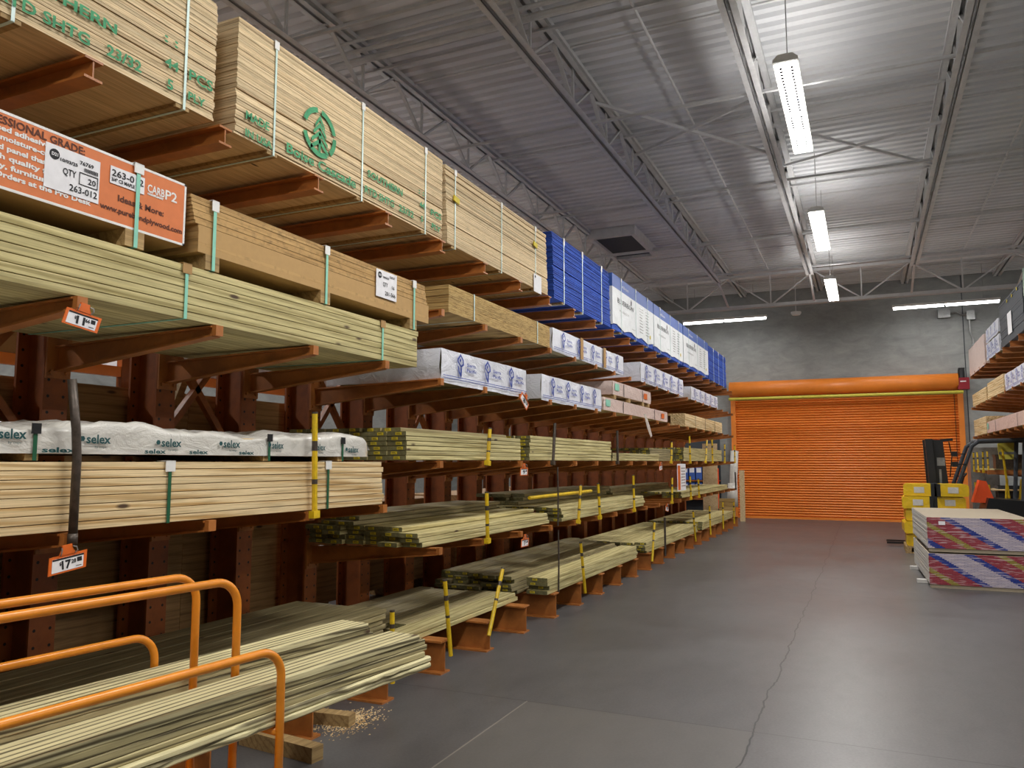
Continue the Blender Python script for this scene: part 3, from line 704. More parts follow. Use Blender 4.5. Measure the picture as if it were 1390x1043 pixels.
# film-wrapped printed pack on runners above it
y0, y1, Zc, D = .35, 4.76, 1.735, 1.1; yc = (y0 + y1) / 2; L = y1 - y0
t = root_for('film_wrapped_pack', 'white film-wrapped moulding pack printed with dark leafy wordmarks', 'wrapped pack', -3.262, y0, y1, Zc, D)
m = MB(); ny, na = 90, 22
def film_h(y):
    return .125 + .035 * math.exp(-((y - 2.62) / .35) ** 2) + .02 * math.sin(y * 3.1) * .5 + .035 * math.exp(-((y - 3.3) / .25) ** 2) + .05 * math.exp(-((y - 4.12) / .16) ** 2) + .02 * math.exp(-((y - 4.5) / .3) ** 2)
vs = []
for i in range(ny + 1):
    y = y0 + L * i / ny; h = film_h(y); e_ = min(1, (y1 - y) / .12 + .05, (y - y0) / .12 + .05); e_ = math.sin(min(1, e_) * math.pi / 2)
    for k in range(na + 1):
        u = k / na
        if u < .3: px, pz = D/2, u / .3 * .105
        elif u < .45: a = (u - .3) / .15 * math.pi / 2; px, pz = D/2 - .05 + .05 * math.cos(a), .105 + (h - .105) * .6 * math.sin(a)
        else: q = (u - .45) / .55; px, pz = D/2 - .05 - (D - .05) * q, h - (h - .105) * .4 * (1 - q) ** 3
        nv = noise.noise(Vector((px * 5, y * 4, pz * 6))) ; nv2 = noise.noise(Vector((px * 14, y * 11, pz * 14 + 4)))
        amp = .006 if u < .3 else .034
        vs.append((px + nv * .004 - (1 - e_) * .05 * (u < .4), y - yc, max(.0, pz * (.25 + .75 * e_) + (nv * amp + nv2 * amp * .5) * (u > .02))))
fs = [(i * (na + 1) + k, (i + 1) * (na + 1) + k, (i + 1) * (na + 1) + k + 1, i * (na + 1) + k + 1) for i in range(ny) for k in range(na)]
o = m.add(vs, fs).build('film', 'film', t, smooth=True)
MB().box(-D/2 + .01, D/2 - .012, -L/2 + .06, L/2 - .06, .0, .10).build('moulding_core', 'pine', t)
for y in (.8, 2.22, 3.67, 4.39):
    MB().box(-D/2, D/2 - .01, y - yc - .03, y - yc + .03, -.03, 0).build('runner', 'block', t)
    s_ = MB().box(D/2 + .008, D/2 + .010, y - yc - .009, y - yc + .009, -.03, .12).build('strap', 'strap_dk', t)
    MB().box(D/2 + .009, D/2 + .016, y - yc - .02, y - yc + .02, .085, .13).build('buckle', 'black', s_)
for (y, w, z) in ((.9, .16, .06), (1.35, .16, .06), (2.06, .14, .062), (2.46, .15, .05), (2.88, .15, .042), (3.30, .15, .045), (3.69, .12, .045), (4.09, .13, .04), (4.45, .14, .03)):
    text(t, 'selex', D/2 + .012, y - yc, z, .040, 'teal', w * .85, .0015); text(t, 'by cmpc', D/2 + .012, y + w * .3 - yc, z - .022, .011, 'teal', w * .4)
    MB().tube([(0, 0, 0), (.001, 0, 0)], .013, 6).build('printed_logo', 'teal', t, (D/2 + .012, y - .02 - yc, z + .02))
for (y, w) in ((2.25, .16), (2.78, .13), (3.06, .13), (3.42, .12)): text(t, 'selex', D/2 + .012, y - yc, .006, .022, 'teal', w, .001)

# -- particleboard
def particle(label, xf, y0, y1, z0, H, n):
    D = 1.24; t = root_for('particleboard_stack', label, 'particleboard', xf, y0, y1, z0, D); L = y1 - y0
    sheets(t, D, L, H, n, ['particle'], .002)
    for u in (-.3, .34): strap(t, u * L, D, 0, H, 'strap_pale', .016, None)
particle('strapped particleboard stack below the third plywood stack', -3.25, 5.85, 8.23, 2.992, .245, 13)

# -- white printed wraps
def sp_logo(mb, y, z, s=1.0):
    o_ = [(0, .0, .5), (0, .26, .28), (0, .30, .06), (0, .04, -.08), (0, -.26, .14), (0, -.28, .26)]
    i_ = [(0, .0, .38), (0, .17, .23), (0, .19, .10), (0, .04, .02), (0, -.16, .16), (0, -.18, .23)]
    S = lambda p: (0, y + p[1] * .26 * s, z + p[2] * .26 * s)
    n = len(o_); mb.add([S(p) for p in o_ + i_], [(k, (k + 1) % n, (k + 1) % n + n, k + n) for k in range(n)])
    mb.add([S(p) for p in ((0, .02, .05), (0, .12, -.1), (0, .1, -.4), (0, .02, -.5), (0, -.02, -.2))], [(0, 1, 2, 3, 4)])
    mb.add([S(p) for p in ((0, -.26, .0), (0, -.18, -.02), (0, -.08, -.22), (0, .04, -.34), (0, .02, -.46), (0, -.16, -.3))], [(0, 1, 2, 3, 4, 5)])
    mb.add([S(p) for p in ((0, -.1, .24), (0, .02, .32), (0, .06, .24), (0, -.04, .12))], [(0, 1, 2, 3)])
def wrap_mesh(D, L, H, hem=.02, amp=.009):
    m = MB(); seed = random.uniform(0, 99)
    def dsp(p, k=1):
        n_ = noise.noise_vector(Vector((p[0] * 4 + seed, p[1] * 3, p[2] * 6))); n2 = noise.noise_vector(Vector((p[0] * 13, p[1] * 11 + seed, p[2] * 13)))
        return (p[0] + (n_.x + n2.x * .6) * amp * k, p[1] + (n_.y + n2.y * .5) * amp * k, p[2] + (n_.z + n2.z * .4) * amp * .7 * k)
    def grid(fn, nu, nv):
        vs = [dsp(fn(i / nu, j / nv)) for i in range(nu + 1) for j in range(nv + 1)]
        m.add(vs, [(i * (nv + 1) + j, (i + 1) * (nv + 1) + j, (i + 1) * (nv + 1) + j + 1, i * (nv + 1) + j + 1) for i in range(nu) for j in range(nv)])
    nu = max(12, int(L / .07)); x = D/2 + .012; e = L/2 + .012
    grid(lambda u, v: (x, -e + 2 * e * u, -hem + (H + .012 + hem) * v), nu, 7)
    grid(lambda u, v: (x - D * v, -e + 2 * e * u, H + .012), nu, 8)
    for s_ in (-1, 1): grid(lambda u, v: (x - D * u, s_ * e + s_ * .03 * math.sin(v * math.pi) * (1 - u), -hem * .5 + (H + .012 + hem * .5) * v), 10, 8)
    return m
def sp_bundle(label, xf, y0, y1, z0, H, step=.58, nlog=None, side=1, hem=.02, texts=True, bands=0):
    D = 1.18; t = root_for('wrapped_timber_bundle', label, 'wrapped timber', xf, y0, y1, z0, D, None, side); L = y1 - y0
    me = board_mesh(.146, L - .02, H / 4 - .002, 'treated_dull')
    for c in range(8):
        for l in range(4):
            if l in (0,) or c in (0, 7): obj('board', me, t, (-D/2 + .1475 * (c + .5), 0, H / 4 * (l + .5)))
    wrap_mesh(D, L, H, hem).build('wrap', 'wrap', t, smooth=True)
    x = D/2 + .031; y = -L/2 + .30; k = 0
    lg = MB()
    while y < L/2 - .12:
        sp_logo(lg, y, H * .55, H / .29)
        if texts and y + .36 < L/2:
            text(t, 'Sierra', x, y + .12, H * .58, H * .13, 'blueink', .17, .001); text(t, 'Pacific', x, y + .12, H * .38, H * .13, 'blueink', .19, .001)
        y += step; k += 1
    lg.build('printed_logos', 'blueink', t, (x, 0, 0))
    ln = MB().box(0, .001, -L/2, L/2, H * .10, H * .125).box(0, .001, -L/2, L/2, H * .02, H * .04); ln.build('printed_lines', 'blueink', t, (x - .004, 0, 0))
    for i in range(bands):
        yb = -L/2 + L * (i + 1) / (bands + 1); MB().box(x - .002, x + .004, yb - .05, yb + .05, -.01, H + .02).build('cardboard_guard', 'cardboard', t)
    return t, x, (y0 + y1) / 2
sp_bundle('white printed wrapped timber bundle with a price tag, just right of the green bundle', -3.25, 5.72, 7.50, 2.405, .24, .54, hem=.04)
sp_bundle('white printed wrapped timber bundle, second on the arms right of the green bundle', -3.25, 7.95, 10.05, 2.405, .25, .50, hem=.03)
sp_bundle('white printed wrapped timber bundle with brown bands, after the particleboard', -3.25, 8.30, 11.15, 2.992, .24, .55, bands=2)
sp_bundle('white printed wrapped timber bundle, middle one on the upper arms', -3.25, 12.15, 15.30, 2.992, .29, .60)
sp_bundle('white printed wrapped timber bundle, farthest on the upper arms', -3.25, 16.1, 19.2, 2.992, .24, .60)
def film_bundle(label, xf, y0, y1, z0, H, mat='pink', side=1, ends='block', rag=False, D=1.1):
    t = root_for('film_wrapped_bundle', label, 'wrapped timber', xf, y0, y1, z0, D, None, side); L = y1 - y0
    me = board_mesh(.12, L - .02, H / 4 - .002, 'pine')
    for c in range(9):
        for l in range(4):
            if l == 0 or c == 8: obj('board', me, t, (-D/2 + D / 9 * (c + .5), 0, H / 4 * (l + .5)))
    wrap_mesh(D, L, H, 0, .004).build('film', mat, t, smooth=True)
    x = D/2 + .02
    MB().box(x, x + .003, -L/2 + .08, -L/2 + .28, H * .35, H * .9).build('teal_label', 'strap', t)
    MB().box(x, x + .003, L/2 - .45, L/2 - .25, H * .3, H * .8).build('orange_label', 'orange_tag', t)
    for u in (-.25, .25): MB().box(x, x + .002, u * L - .01, u * L + .01, 0, H).build('strap', 'ink', t)
    return t
film_bundle('pinkish film-wrapped timber bundle lying directly on the arms', -3.25, 10.18, 13.9, 2.405, .165)
t = film_bundle('pinkish film-wrapped timber bundle raised on blocks above another', -3.25, 10.62, 12.74, 2.652, .18)
for u in (-.95, -.2, .6, .95): MB().box(-.55, .56, u - .05, u + .05, -.062, -.004).build('runner', 'block', t)
rg = tag(MB().add([(-3.19, 12.1, 2.45), (-3.19, 12.22, 2.46), (-3.17, 12.38, 2.28), (-3.16, 12.5, 2.12), (-3.165, 12.42, 2.09), (-3.17, 12.25, 2.22)], [(0, 1, 2, 5), (2, 3, 4, 5)]).build('torn_film', 'film'), 'torn strip of clear film hanging below the pinkish bundle', 'plastic film')
rg.modifiers.new('thickness', 'SOLIDIFY').thickness = .002
bundle('timber_bundle', 'tan timber bundle with a paper label on its end, far along the middle arms', 'timber', -3.25, 15.5, 19.85, 2.40, 8, .145, 6, .043, 'pine', (16.5, 17.6, 18.8), 'ink', None, .01)

# -- loose boards (each its own thing)
ET = MB().box(-.028, .028, -.002, 0, -.011, .011, 0).box(-.02, .02, -.0028, -.002, -.006, -.003, 1).box(-.02, .012, -.0028, -.002, .002, .006, 1).mesh('end_tag', ['yellowtag', 'ink'])
def pile(kind, where, xf, y0, y1, z0, nw, bw, nl, bt, mat, stag=.04, tags=True, gap=.006, name='treated_board', skip=None, rz=0, cut=None, full=False):
    for l in range(nl):
        for c in range(nw):
            if skip and skip(c, l): continue
            if not full and not (l == nl - 1 or c >= nw - 2): continue          # nothing of it shows
            L = y1 - y0
            if cut: L = L - cut(c, l)
            Lq = round(L, 1)
            me = board_mesh(bw - gap, Lq, bt - .0035, mat, .004)
            sy = random.uniform(-stag, stag)
            o = obj(name, me, None, (xf - bw * (nw - c - .5) + random.uniform(-.003, .003), y0 + Lq / 2 + sy, z0 + (l + .5) * bt), (0, 0, rz + random.uniform(-1, 1) * .0015))
            lay = 'single' if nl == 1 else 'top' if l == nl - 1 else 'bottom' if l == 0 else ORD[l]
            tag(o, '%s, %s layer, %s from the aisle, %s' % (kind, lay, ORD[nw - 1 - c], where), 'board', 'boards ' + where)
            if tags: obj('end_tag', ET, o, (random.uniform(-.3, .3) * (bw - .07), -Lq / 2 - .0005, 0))
# middle shelf (height 1.70)
pile('pale treated board', 'neat eye-level stack beside pine bundle', -3.25, 5.20, 7.45, 1.712, 7, .18, 6, .0375, 'treated', .008, full=True)
pile('weathered board', 'on top of first eye-level stack', -3.35, 5.25, 7.2, 1.938, 6, .18, 1, .034, 'treated_dull', .03)
pile('treated board', 'dark-ended eye-level stack at black post', -3.25, 7.64, 10.55, 1.712, 7, .18, 7, .038, 'treated', .02)
pile('treated board', 'low eye-level stack after black post', -3.25, 10.62, 13.3, 1.712, 7, .18, 3, .038, 'treated', .03)
pile('dark treated board', 'eye-level pile before farthest stack', -3.45, 13.45, 15.2, 1.712, 6, .18, 6, .038, 'treated_dull', .06)
pile('treated board', 'farthest eye-level stack by the door', -3.25, 15.3, 19.7, 1.712, 7, .18, 7, .038, 'treated', .03)
# lower shelf (height 1.0)
pile('treated board', 'near lower-arm pile above base boards', -3.32, 5.55, 8.35, 1.002, 6, .19, 4, .040, 'treated', .06, skip=lambda c, l: (c == 5 and l > 2), full=True)
pile('weathered board', 'back of near lower-arm pile', -3.95, 5.6, 8.4, 1.163, 3, .19, 2, .038, 'treated_dull', .1)
pile('treated board', 'second lower-arm pile', -3.27, 8.65, 12.3, 1.002, 6, .19, 4, .040, 'treated', .10)
pile('wide weathered board', 'back of second lower-arm pile', -3.95, 9.0, 12.6, 1.165, 3, .19, 3, .045, 'treated_dull', .15, tags=False)
pile('treated board', 'farthest lower-arm pile', -3.27, 15.1, 20.6, 1.002, 4, .19, 3, .040, 'treated', .15)
pile('weathered beam', 'behind farthest lower-arm pile', -4.05, 13.2, 17.5, 1.002, 2, .20, 3, .08, 'treated_dull', .15, tags=False)
# floor-level bases
BZ = .264
pile('weathered board', 'base beams behind the cart', -3.62, 1.6, 5.55, BZ, 5, .18, 6, .041, 'treated_dull', .03, tags=False)
pile('long board', 'base beams between two yellow posts', -3.37, 4.75, 7.6, BZ, 6, .19, 2, .042, 'treated', .05, tags=False, skip=lambda c, l: c < 5)
pile('dull long board', 'base beams between two yellow posts', -3.56, 5.70, 7.55, BZ, 5, .19, 2, .042, 'treated_dull', .05, tags=False)
pile('dark board', 'back of third base pile', -3.52, 7.85, 12.0, BZ, 5, .19, 5, .042, 'treated_dull', .10, cut=lambda c, l: c * .1, full=True)
pile('bright treated board', 'front of third base pile', -3.2, 8.05, 11.7, BZ, 1, .25, 4, .045, 'treated', .06)
pile('treated board', 'long pile on far base beams', -3.22, 12.2, 16.3, BZ, 6, .19, 4, .042, 'treated', .10)
pile('treated board', 'last base beams by the door', -3.22, 16.9, 21.0, BZ, 6, .19, 4, .042, 'treated', .15)
print('objects so far', len(bpy.data.objects))

# -- price tags
def price_tag(label, x, y, z, txt, cents, rx=0, s=1.0, clip=True):
    t = thing('price_tag', label, 'price tag', (x, y, z), 0); t.rotation_euler = (rx, 0, 0); t.scale = (s, s, s)
    MB().prism([(-.125, -.05), (.11, -.05), (.125, .05), (-.11, .05)], 'x', 0, .006).build('holder', 'orange_tag', t)
    MB().prism([(-.105, -.04), (.09, -.04), (.10, .036), (-.095, .036)], 'x', .0062, .008).build('card', 'paper', t)
    MB().box(.0082, .009, -.095, .10, .026, .036).build('printed_bar', 'ink', t)
    text(t, '$', .0095, -.055, -.004, .018, 'ink', .012, .001); text(t, txt, .0095, -.042, -.028, .046, 'ink', .058, .0025); text(t, cents, .0095, .018, -.006, .022, 'ink', .03, .001)
    MB().box(.0085, .009, .055, .085, -.005, .02).box(.0085, .009, .045, .08, -.03, -.026).build('printed_block', 'ink', t)
    c = MB().prism([(-.05, .05), (.05, .05), (.03, .085), (.03, .105), (-.03, .105), (-.03, .085)], 'x', 0, .01).build('clip', 'orange_tag', t)
    MB().tube([(.01, .045, .05), (.025, .05, .065), (.025, .045, .085), (.01, .035, .09)], .004, 6).tube([(.01, -.045, .05), (.025, -.05, .065), (.025, -.045, .085), (.01, -.035, .09)], .004, 6).build('clip_wire', 'grey_metal', c)
price_tag('orange-framed price tag hanging below the green timber bundle', -3.205, 2.37, 2.335, '11', '66', R(-8), .75)
price_tag('orange-framed price tag hanging below the bent dark post', -3.17, 2.34, 1.265, '17', '28', R(7), .75)
price_tag('tilted price tag hanging on the first white printed bundle', -3.19, 7.35, 2.32, '8', '98', R(-35), .9)
price_tag('price tag under the eye-level arms below the second stack', -3.19, 7.34, 1.60, '9', '47', 0, .8)
price_tag('price tag under the lower arms at the near board pile', -3.19, 7.36, .885, '7', '68', 0, .8)
price_tag('price tag under the eye-level arms far along the rack', -3.19, 13.15, 1.60, '6', '98', R(4), .9)
price_tag('price tag under the lower arms far along the rack', -3.19, 13.55, .89, '5', '48', R(-8), .9)
sg = thing('info_sheet', 'large white paper notice with orange strip hanging under the far eye-level arms', 'notice', (-3.185, 14.75, 1.16))
MB().box(0, .006, -.36, .36, 0, .50).build('sheet', 'paper', sg); MB().box(.0062, .008, -.33, -.12, .02, .47).build('orange_strip', 'orange_tag', sg)
m = MB()
for i in range(7): m.box(.0062, .008, -.05, .30, .08 + i * .055, .095 + i * .055)
m.build('printed_lines', 'grey_metal', sg)
MB().tube([(0, 0, .5), (-.01, 0, .58)], .006, 6).build('hook', 'dkmetal', sg)
for i, (y, z0, z1, lab) in enumerate(((8.31, .25, .935, 'thin dark chain hanging from the lower arms to the base boards'), (8.30, .985, 1.64, 'thin dark chain hanging from the eye-level arms above the lower boards'))):
    tag(MB().tube([(-3.19, y, z0), (-3.185, y, (z0 + z1) / 2), (-3.19, y, z1)], .009, 6).build('hanging_chain', 'dkmetal'), lab, 'chain')
tag(MB().tube([(-3.42, 8.02, 1.30), (-3.20, 9.5, 1.33)], .02, 8).build('loose_stop_post', 'yellow'), 'yellow stop post lying across the second lower-arm pile', 'post')

# -- plywood back panels of the near bay and things seen through the gaps, plus light-blocking timber
for i in range(4):
    o = MB().box(-4.90, -4.885, 1.2 + i * 1.125, 1.2 + i * 1.125 + 1.12, .02, 2.235).build('back_panel', 'panel')
    tag(o, 'plywood panel closing the back of the near rack bay, %s from the left' % ['first', 'second', 'third', 'fourth'][i], 'panel', 'plywood back panels')
brc = MB().bar((-4.80, 4.62, 2.75), (-4.80, 4.28, 1.95), .06, .04).build('leaning_stick', 'block'); tag(brc, 'wooden stick leaning behind the near uprights', 'stick')
def far_rack():
    t = thing('pallet_rack', 'orange pallet rack of the next aisle seen through the gaps', 'rack', (-7.4, 3.0, 0))
    for y in range(0, 20, 3):
        for x in (0, -1.0): MB().box(x - .04, x + .04, y - .05, y + .05, 0, 4.2).build('upright', 'steel', t)
    for y in range(0, 18, 3):
        for z in (.15, 1.5, 2.62, 3.6): MB().box(-.03, .03, y + .05, y + 2.95, z, z + .11).build('beam', 'door', t)
far_rack()
for y in range(6):
    for z in (.27, 1.62, 2.74):
        k = random.choice(('paper', 'wrapw', 'cardboard', 'wrap', 'gypsum')); h = random.uniform(.35, .75)
        o = MB().box(-.5, .5, -1.1, 1.1, 0, h).box(-.45, .51, -1.0, 1.0, h * .3, h * .42).build('stored_box', [k], None, (-7.9, 4.5 + y * 3, z))
        tag(o, 'pale boxed goods in the next aisle, %s shelf, %s bay from the camera' % ('lower' if z < 1 else 'middle' if z < 2 else 'upper', ORD[y]), 'box', 'boxes in the next aisle')
for y in (0, 1, 2, 3, 4):  # timber put in behind the rack to block light
    o = MB().box(-5.95, -5.05, 6.2 + y * 3.1, 9.1 + y * 3.1, .28, .75 + .1 * (y % 2)).box(-5.95, -5.05, 6.3 + y * 3.1, 9.0 + y * 3.1, .75 + .1 * (y % 2), 1.25).box(-5.9, -5.1, 6.6 + y * 3.1, 6.7 + y * 3.1, 0, .28).box(-5.9, -5.1, 8.6 + y * 3.1, 8.7 + y * 3.1, 0, .28).build('light_block_timber', 'panel')
    tag(o, 'dark timber added behind the rack uprights to block light, %s from the camera' % ORD[y], 'timber', 'timber added behind the rack to block light')

# -- end of the rack, by the door
o = thing('plastic_roll', 'tall white roll of plastic leaning at the end of the left rack by the door', 'roll', (-3.45, 22.6, .55))
MB().tube([(0, 0, 0), (.02, .05, .7), (.06, .1, 1.45)], .11, 12).tube([(.06, .1, 1.45), (.062, .102, 1.47)], .05, 10).build('roll', 'film', o, smooth=True)
MB().tube([(-.02, -.02, -.1), (.0, 0, .55)], [.16, .13], 10).build('loose_film', 'film', o, smooth=True)
MB().tube([(0, 0, 0), (0, 0, -.55)], .06, 8).build('core', 'cardboard', o)
for i, (x, y, w, z, lab, mt) in enumerate(((-3.52, 21.95, .42, .70, 'square oriented-strand panel standing at the end of the left rack', 'particle'), (-3.30, 23.3, .14, 1.45, 'tall narrow tan panel standing by the white plastic roll', 'plyface'), (-4.0, 22.2, .40, 2.2, 'tall tan plywood sheet standing behind the last rack upright', 'plyface'))):
    o = MB().box(-w/2, w/2, -.03, .03, 0, z).box(-w/2 - .002, w/2 + .002, -.012, .012, .002, z + .003).build(('strand_board', 'plywood_strip', 'plywood_sheet')[i], mt, None, (x, y, 0), (R(-2), 0, 0)); tag(o, lab, 'panel')
for i in range(8):
    x = -5.75 + i * .21
    for z in (.65, 1.15):
        o = thing('boxed_tool', 'blue packaged tool on the end-wall display, %s row, %s from left' % ('lower' if z < 1 else 'upper', ORD[i]), 'package', (x, 24.3, z), 0, 'blue packages %s row' % ('lower' if z < 1 else 'upper'))
        MB().box(-.09, .09, -.06, .06, 0, .42).build('carton', 'blueband', o); MB().box(-.07, .07, -.065, -.06, .22, .36).build('white_print', 'paper', o)
dr = thing('display_rack', 'dark steel display with orange shelf panels against the end wall', 'display', (-5.0, 24.5, 0))
MB().box(-1.0, .9, .05, .1, 0, 2.4).build('back_panel', 'slate', dr); 
for z in (.55, 1.1, 1.75): MB().box(-1.0, .9, -.3, .1, z, z + .04).build('shelf', 'steel', dr)
MB().box(.55, .9, -.32, -.28, .3, 1.5).build('orange_panel', 'safety', dr); MB().box(-.5, .5, -.32, -.28, 1.85, 2.05).build('white_sign', 'paper', dr)

# ------------------------------------------------------------------ lumber cart
ct_ = thing('lumber_cart', 'orange tubular lumber cart with four parallel hoops in the foreground', 'cart', (-2.46, 2.49, 0), R(-5.7))
LC = 1.55; rb = .105; r_ = .0165
def hoop(x, z):
    pts = [(x, 0, .2)]; n = 8
    pts.append((x, 0, z - rb))
    for i in range(1, n): a = math.pi / 2 * i / n; pts.append((x, -rb + rb * math.cos(a), z - rb + rb * math.sin(a)))
    pts.append((x, -rb, z)); pts.append((x, -LC / 2, z)); pts.append((x, -LC + rb, z))
    for i in range(1, n): a = math.pi / 2 * i / n; pts.append((x, -LC + rb - rb * math.sin(a), z - rb + rb * math.cos(a)))
    pts += [(x, -LC, z - rb), (x, -LC, .2)]
    MB().tube(pts, r_, 12).build('hoop', 'cart', ct_, smooth=True)
for x, z in ((-.38, .955), (-.125, 1.225), (.125, 1.225), (.38, .985)): hoop(x, z)
for y in (0, -LC * .5, -LC):
    for s_ in (-1, 1): MB().tube([(s_ * .125, y, .675), (s_ * .38, y, .675)], r_, 10).build('cross_bar', 'cart', ct_, smooth=True)
MB().box(-.40, .40, -LC - .05, .05, .20, .235).build('deck', 'cart', ct_)
for x in (-.3, .3):
    for y in (-.12, -LC + .12):
        cw = MB().tube([(x - .02, y, .065), (x + .02, y, .065)], .065, 16).build('caster', 'rubber', ct_); MB().box(x - .035, x + .035, y - .03, y + .03, .13, .20).box(x - .035, x - .025, y - .02, y + .02, .05, .14).box(x + .025, x + .035, y - .02, y + .02, .05, .14).build('caster_fork', 'grey_metal', cw)
def deck_board(w, L, t, seed, mat='cartwood', c=.003, wob=.002):
    m = MB(); n = 60; rnd = random.Random(seed)
    vs = []
    for i in range(n + 1):
        y = -L/2 + L * i / n; a = w/2 + wob * noise.noise(Vector((seed * 7.1, y * 6, 0))) + wob * noise.noise(Vector((seed * 3.3, y * 19, 2))); b = t/2
        for (px, pz) in ((-a + c, -b), (a - c, -b), (a, -b + c), (a, b - c), (a - c, b), (-a + c, b), (-a, b - c), (-a, -b + c)): vs.append((px, y, pz))
    fs = [(i * 8 + k, i * 8 + (k + 1) % 8, (i + 1) * 8 + (k + 1) % 8, (i + 1) * 8 + k) for i in range(n) for k in range(8)]
    fs += [tuple(range(8))[::-1], tuple(range(n * 8, n * 8 + 8))]
    return m.add(vs, fs).mesh('deck_board', mat)
dbm = [deck_board(.19, 3.6, .027, i, 'cartwood_shaded' if i < 3 else 'cartwood') for i in range(4)]; dbw = [deck_board(.2, 3.6, .027, i + 9, 'cartwood', .007, .006) for i in range(2)]
dv = Vector((math.sin(R(5.7)), math.cos(R(5.7)), 0)); rv = Vector((math.cos(R(5.7)), -math.sin(R(5.7)), 0)); c0 = Vector((-2.46, 2.49, 0))
def cart_board(lat, end, z, me, lab, grp, rz=0):
    p = c0 + rv * lat + dv * (end - 1.8) + Vector((0, 0, z)); o = obj('deck_board', me, None, p, (0, 0, R(-5.7) + rz)); tag(o, lab, 'board', grp)
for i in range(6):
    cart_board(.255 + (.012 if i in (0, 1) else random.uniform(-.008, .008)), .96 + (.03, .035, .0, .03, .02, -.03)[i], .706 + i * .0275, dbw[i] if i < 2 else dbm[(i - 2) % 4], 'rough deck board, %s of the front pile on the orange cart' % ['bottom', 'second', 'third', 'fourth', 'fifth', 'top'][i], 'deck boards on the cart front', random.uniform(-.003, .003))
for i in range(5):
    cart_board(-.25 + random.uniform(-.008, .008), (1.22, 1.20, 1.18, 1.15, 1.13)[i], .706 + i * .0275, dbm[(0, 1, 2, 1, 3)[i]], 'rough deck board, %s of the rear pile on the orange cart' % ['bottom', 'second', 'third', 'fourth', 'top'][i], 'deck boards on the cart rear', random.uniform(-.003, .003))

# dunnage and sawdust on the floor
o = MB().prism([(-.2, 0), (.2, 0), (.2, .075), (-.2, .08)], 'y', -.045, .045).build('dunnage_block', 'block', None, (-3.30, 4.32, 0), (0, 0, R(8))); tag(o, 'short wooden block lying by sawdust between the base beams', 'wood block')
o = MB().prism([(-.3, 0), (.3, 0), (.3, .085), (-.3, .09)], 'y', -.045, .045).build('dunnage_block', 'block', None, (-3.22, 3.80, 0), (0, 0, R(-6))); tag(o, 'wooden block on the floor beside the nearest base beam', 'wood block')
sd = MB(); rnd = random.Random(3)
for i in range(900):
    a = rnd.gauss(0, .11); b = rnd.gauss(0, .16); h = .012 * math.exp(-(a * a + b * b) / .01); s_ = rnd.uniform(.003, .008)
    x, y = -3.18 + a * .8, 4.42 + b * .8
    sd.add([(x - s_, y - s_, h), (x + s_, y - s_ * .4, h + .002), (x, y + s_, h + .001), (x, y, h + .006)], [(0, 1, 3), (1, 2, 3), (2, 0, 3)])
tag(sd.build('sawdust', 'pine'), 'little heap of yellow sawdust on the concrete by the base beams', 'sawdust', None, 'stuff')

# ------------------------------------------------------------------ drywall stacks on the right
def drywall_mat(root):
    s = NT('drywall_end_tape_' + root.name); v, _ = s.coord(False, root)
    sx = s.n('ShaderNodeSeparateXYZ'); s.l(v, sx.inputs[0])
    fl = s.n('ShaderNodeMath', operation='SNAP', i_1=.0165); s.l(sx.outputs[2], fl.inputs[0])
    u = s.n('ShaderNodeMath', operation='MULTIPLY_ADD', i_1=1.63); s.l(fl.outputs[0], u.inputs[0]); s.l(sx.outputs[0], u.inputs[2])
    dv_ = s.n('ShaderNodeMath', operation='MULTIPLY_ADD', i_1=1 / 1.2, i_2=root.get('tape_phase', .0)); s.l(u.outputs[0], dv_.inputs[0])
    fr = s.n('ShaderNodeMath', operation='FRACT'); s.l(dv_.outputs[0], fr.inputs[0])
    red, blu, wht, grn = lin('#a83a46'), lin('#1d3a94'), lin('#c9bcc4'), lin('#a8963e')
    c = s.ramp(fr.outputs[0], [(0, blu), (.095, wht), (.385, blu), (.485, red), (.70, grn), (.79, red)], True)
    br = s.n('ShaderNodeTexBrick', i_Scale=1.0, i_Color1=grey(1), i_Color2=grey(.9), i_Mortar=lin('#7c86b4')); br.inputs['Mortar Size'].default_value = .006; br.inputs['Brick Width'].default_value = .075; br.inputs['Row Height'].default_value = .0165
    cb = s.n('ShaderNodeCombineXYZ'); s.l(sx.outputs[0], cb.inputs[0]); s.l(sx.outputs[2], cb.inputs[1]); s.l(cb.outputs[0], br.inputs['Vector'])
    c = s.mix(.5, c, br.outputs['Color'], 'MULTIPLY')
    tn = s.noise(s.map(v, (7, 1, 60)), 1.0, 1)
    c = s.mix(s.ramp(tn, [(.55, grey(0)), (.62, grey(.45))]), c, lin('#dccbcb'))
    return s.fin(c, .6)
